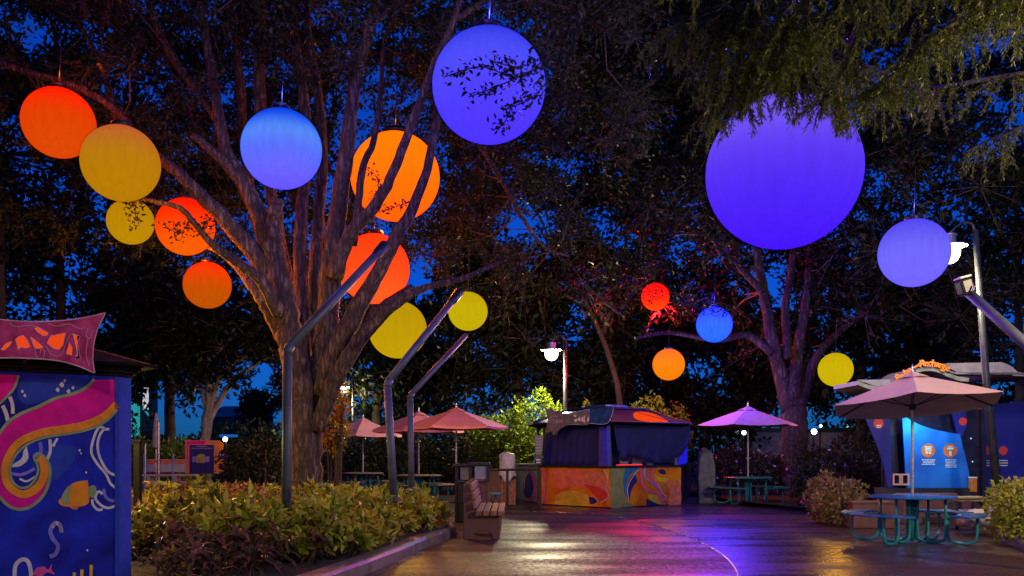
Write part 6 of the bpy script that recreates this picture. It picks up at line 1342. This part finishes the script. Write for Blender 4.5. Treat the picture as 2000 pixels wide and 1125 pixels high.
o = empty('far_hall', G(480, 52), 'distant hall with a teal roof in the sky gap', 'building'); MB().box(G(470, 54, 2.2), (5.0, 3, 4.4)).build('wall', M['black'], o)
c = G(470, 54, 4.4); MB().add([c + Vector((-2.8, -1.8, 0)), c + Vector((2.8, -1.8, 0)), c + Vector((2.8, 1.8, 0)), c + Vector((-2.8, 1.8, 0)), c + Vector((-1.5, 0, 1.0)), c + Vector((1.5, 0, 1.0))], [(0, 1, 5, 4), (1, 2, 5), (2, 3, 4, 5), (3, 0, 4), (0, 3, 2, 1)]).build('roof', pm('teal_roof', (0.02, 0.16, 0.2), 0.5), o)
# assumed unseen path lamp behind the kiosk, added to gild trunk and nearest shrubs
p = Vector((-6.1, 13.3, 2.0)); o = empty('assumed_path_lamp', (p.x, p.y, 0.1), 'assumed path lamp hidden behind the painted kiosk', 'lamp')
MB().tube([Vector((p.x, p.y, 0.1)), p], 0.04, n=10).build('post', M['black'], o); MB().lathe(p, [(0.05, 0), (0.09, 0.02), (0.09, 0.16), (0.05, 0.18)], n=14).build('globe', emit('assumed_path_globe', (1.0, 0.75, 0.3), 6), o, smooth=True); MB().lathe(p, [(0.14, 0.185), (0.02, 0.24)], n=14).build('hood', M['black'], o)
li = bpy.data.lights.new('lamp_light', 'POINT'); li.energy = 480; li.color = (1.0, 0.72, 0.20); li.shadow_soft_size = 0.08
lo = bpy.data.objects.new('lamp_light', li); col.objects.link(lo); lo.parent = o; lo.location = (0.0, -0.02, p.z - 0.1 - 0.12)
# fallen leaves on the wet paving
nl = 420; lx = rng.uniform(-2.5, 6.5, nl); ly = rng.uniform(9.5, 24, nl); kx = np.array([kerb_x(v) for v in ly]); k = (lx > kx + 0.15) & (rng.uniform(size=nl) < np.where(lx < kx + 1.2, 1, 0.35))
C = np.stack([lx[k], ly[k], np.full(k.sum(), 0.012)], 1); a_ = rng.uniform(0, 6.28, len(C)); D = np.stack([np.cos(a_), np.sin(a_), np.full(len(C), 0.08)], 1)
S = np.stack([-np.sin(a_), np.cos(a_), np.zeros(len(C))], 1); ll = rng.uniform(.04, .09, len(C))[:, None]
V = np.stack([C, C + D * ll * .5 + S * ll * .25 + [0, 0, .006], C + D * ll, C + D * ll * .5 - S * ll * .25 + [0, 0, .004]], 1)
o = link_mesh('fallen_leaves', quad_mesh('fallen_leaves', V, 4), LEAF['copper']); tag(o, 'fallen leaves scattered on the wet paving', 'leaves', kind='stuff')
# ================================================================== UNSEEN TREES ADDED BEHIND THE VIEWPOINT (block light from the open sky)
for i, (x, yb) in enumerate(((-9.0, -3.0), (1.0, -10.0), (11.0, -1.0), (-4.5, 3.0))):
    t = empty('sky_block_tree', (x, yb, 0), 'added unseen tree blocking the sky behind the viewpoint, number %s from the left' % ('one', 'three', 'four', 'two')[i], 'tree', 'added trees blocking the sky behind the viewpoint')
    if i == 3: t.location = (-10.5, 6.0, 0); x, yb = -10.5, 6.0
    MB().tube([(x, yb, 0), (x + .1, yb, 2.5), (x, yb + .1, 5), (x, yb, 8)], [0.4, 0.3, 0.25, 0.12], n=10, wob=0.08).build('trunk', M['bark_dark'], t, smooth=True)
    K = np.stack([x + rng.normal(size=70) * 2.6, yb + rng.normal(size=70) * 2.6, rng.uniform(6.5, 12, 70)], 1)
    K = K[(K[:, 1] < 2.5) | (K[:, 0] / np.maximum(K[:, 1], .1) < -0.7)]
    crown(t, rng, K, rng.uniform(1.0, 1.8, len(K)), 12, 10, 0.42, 0.2, LEAF['far'], None, clear=False, tw=0.02)
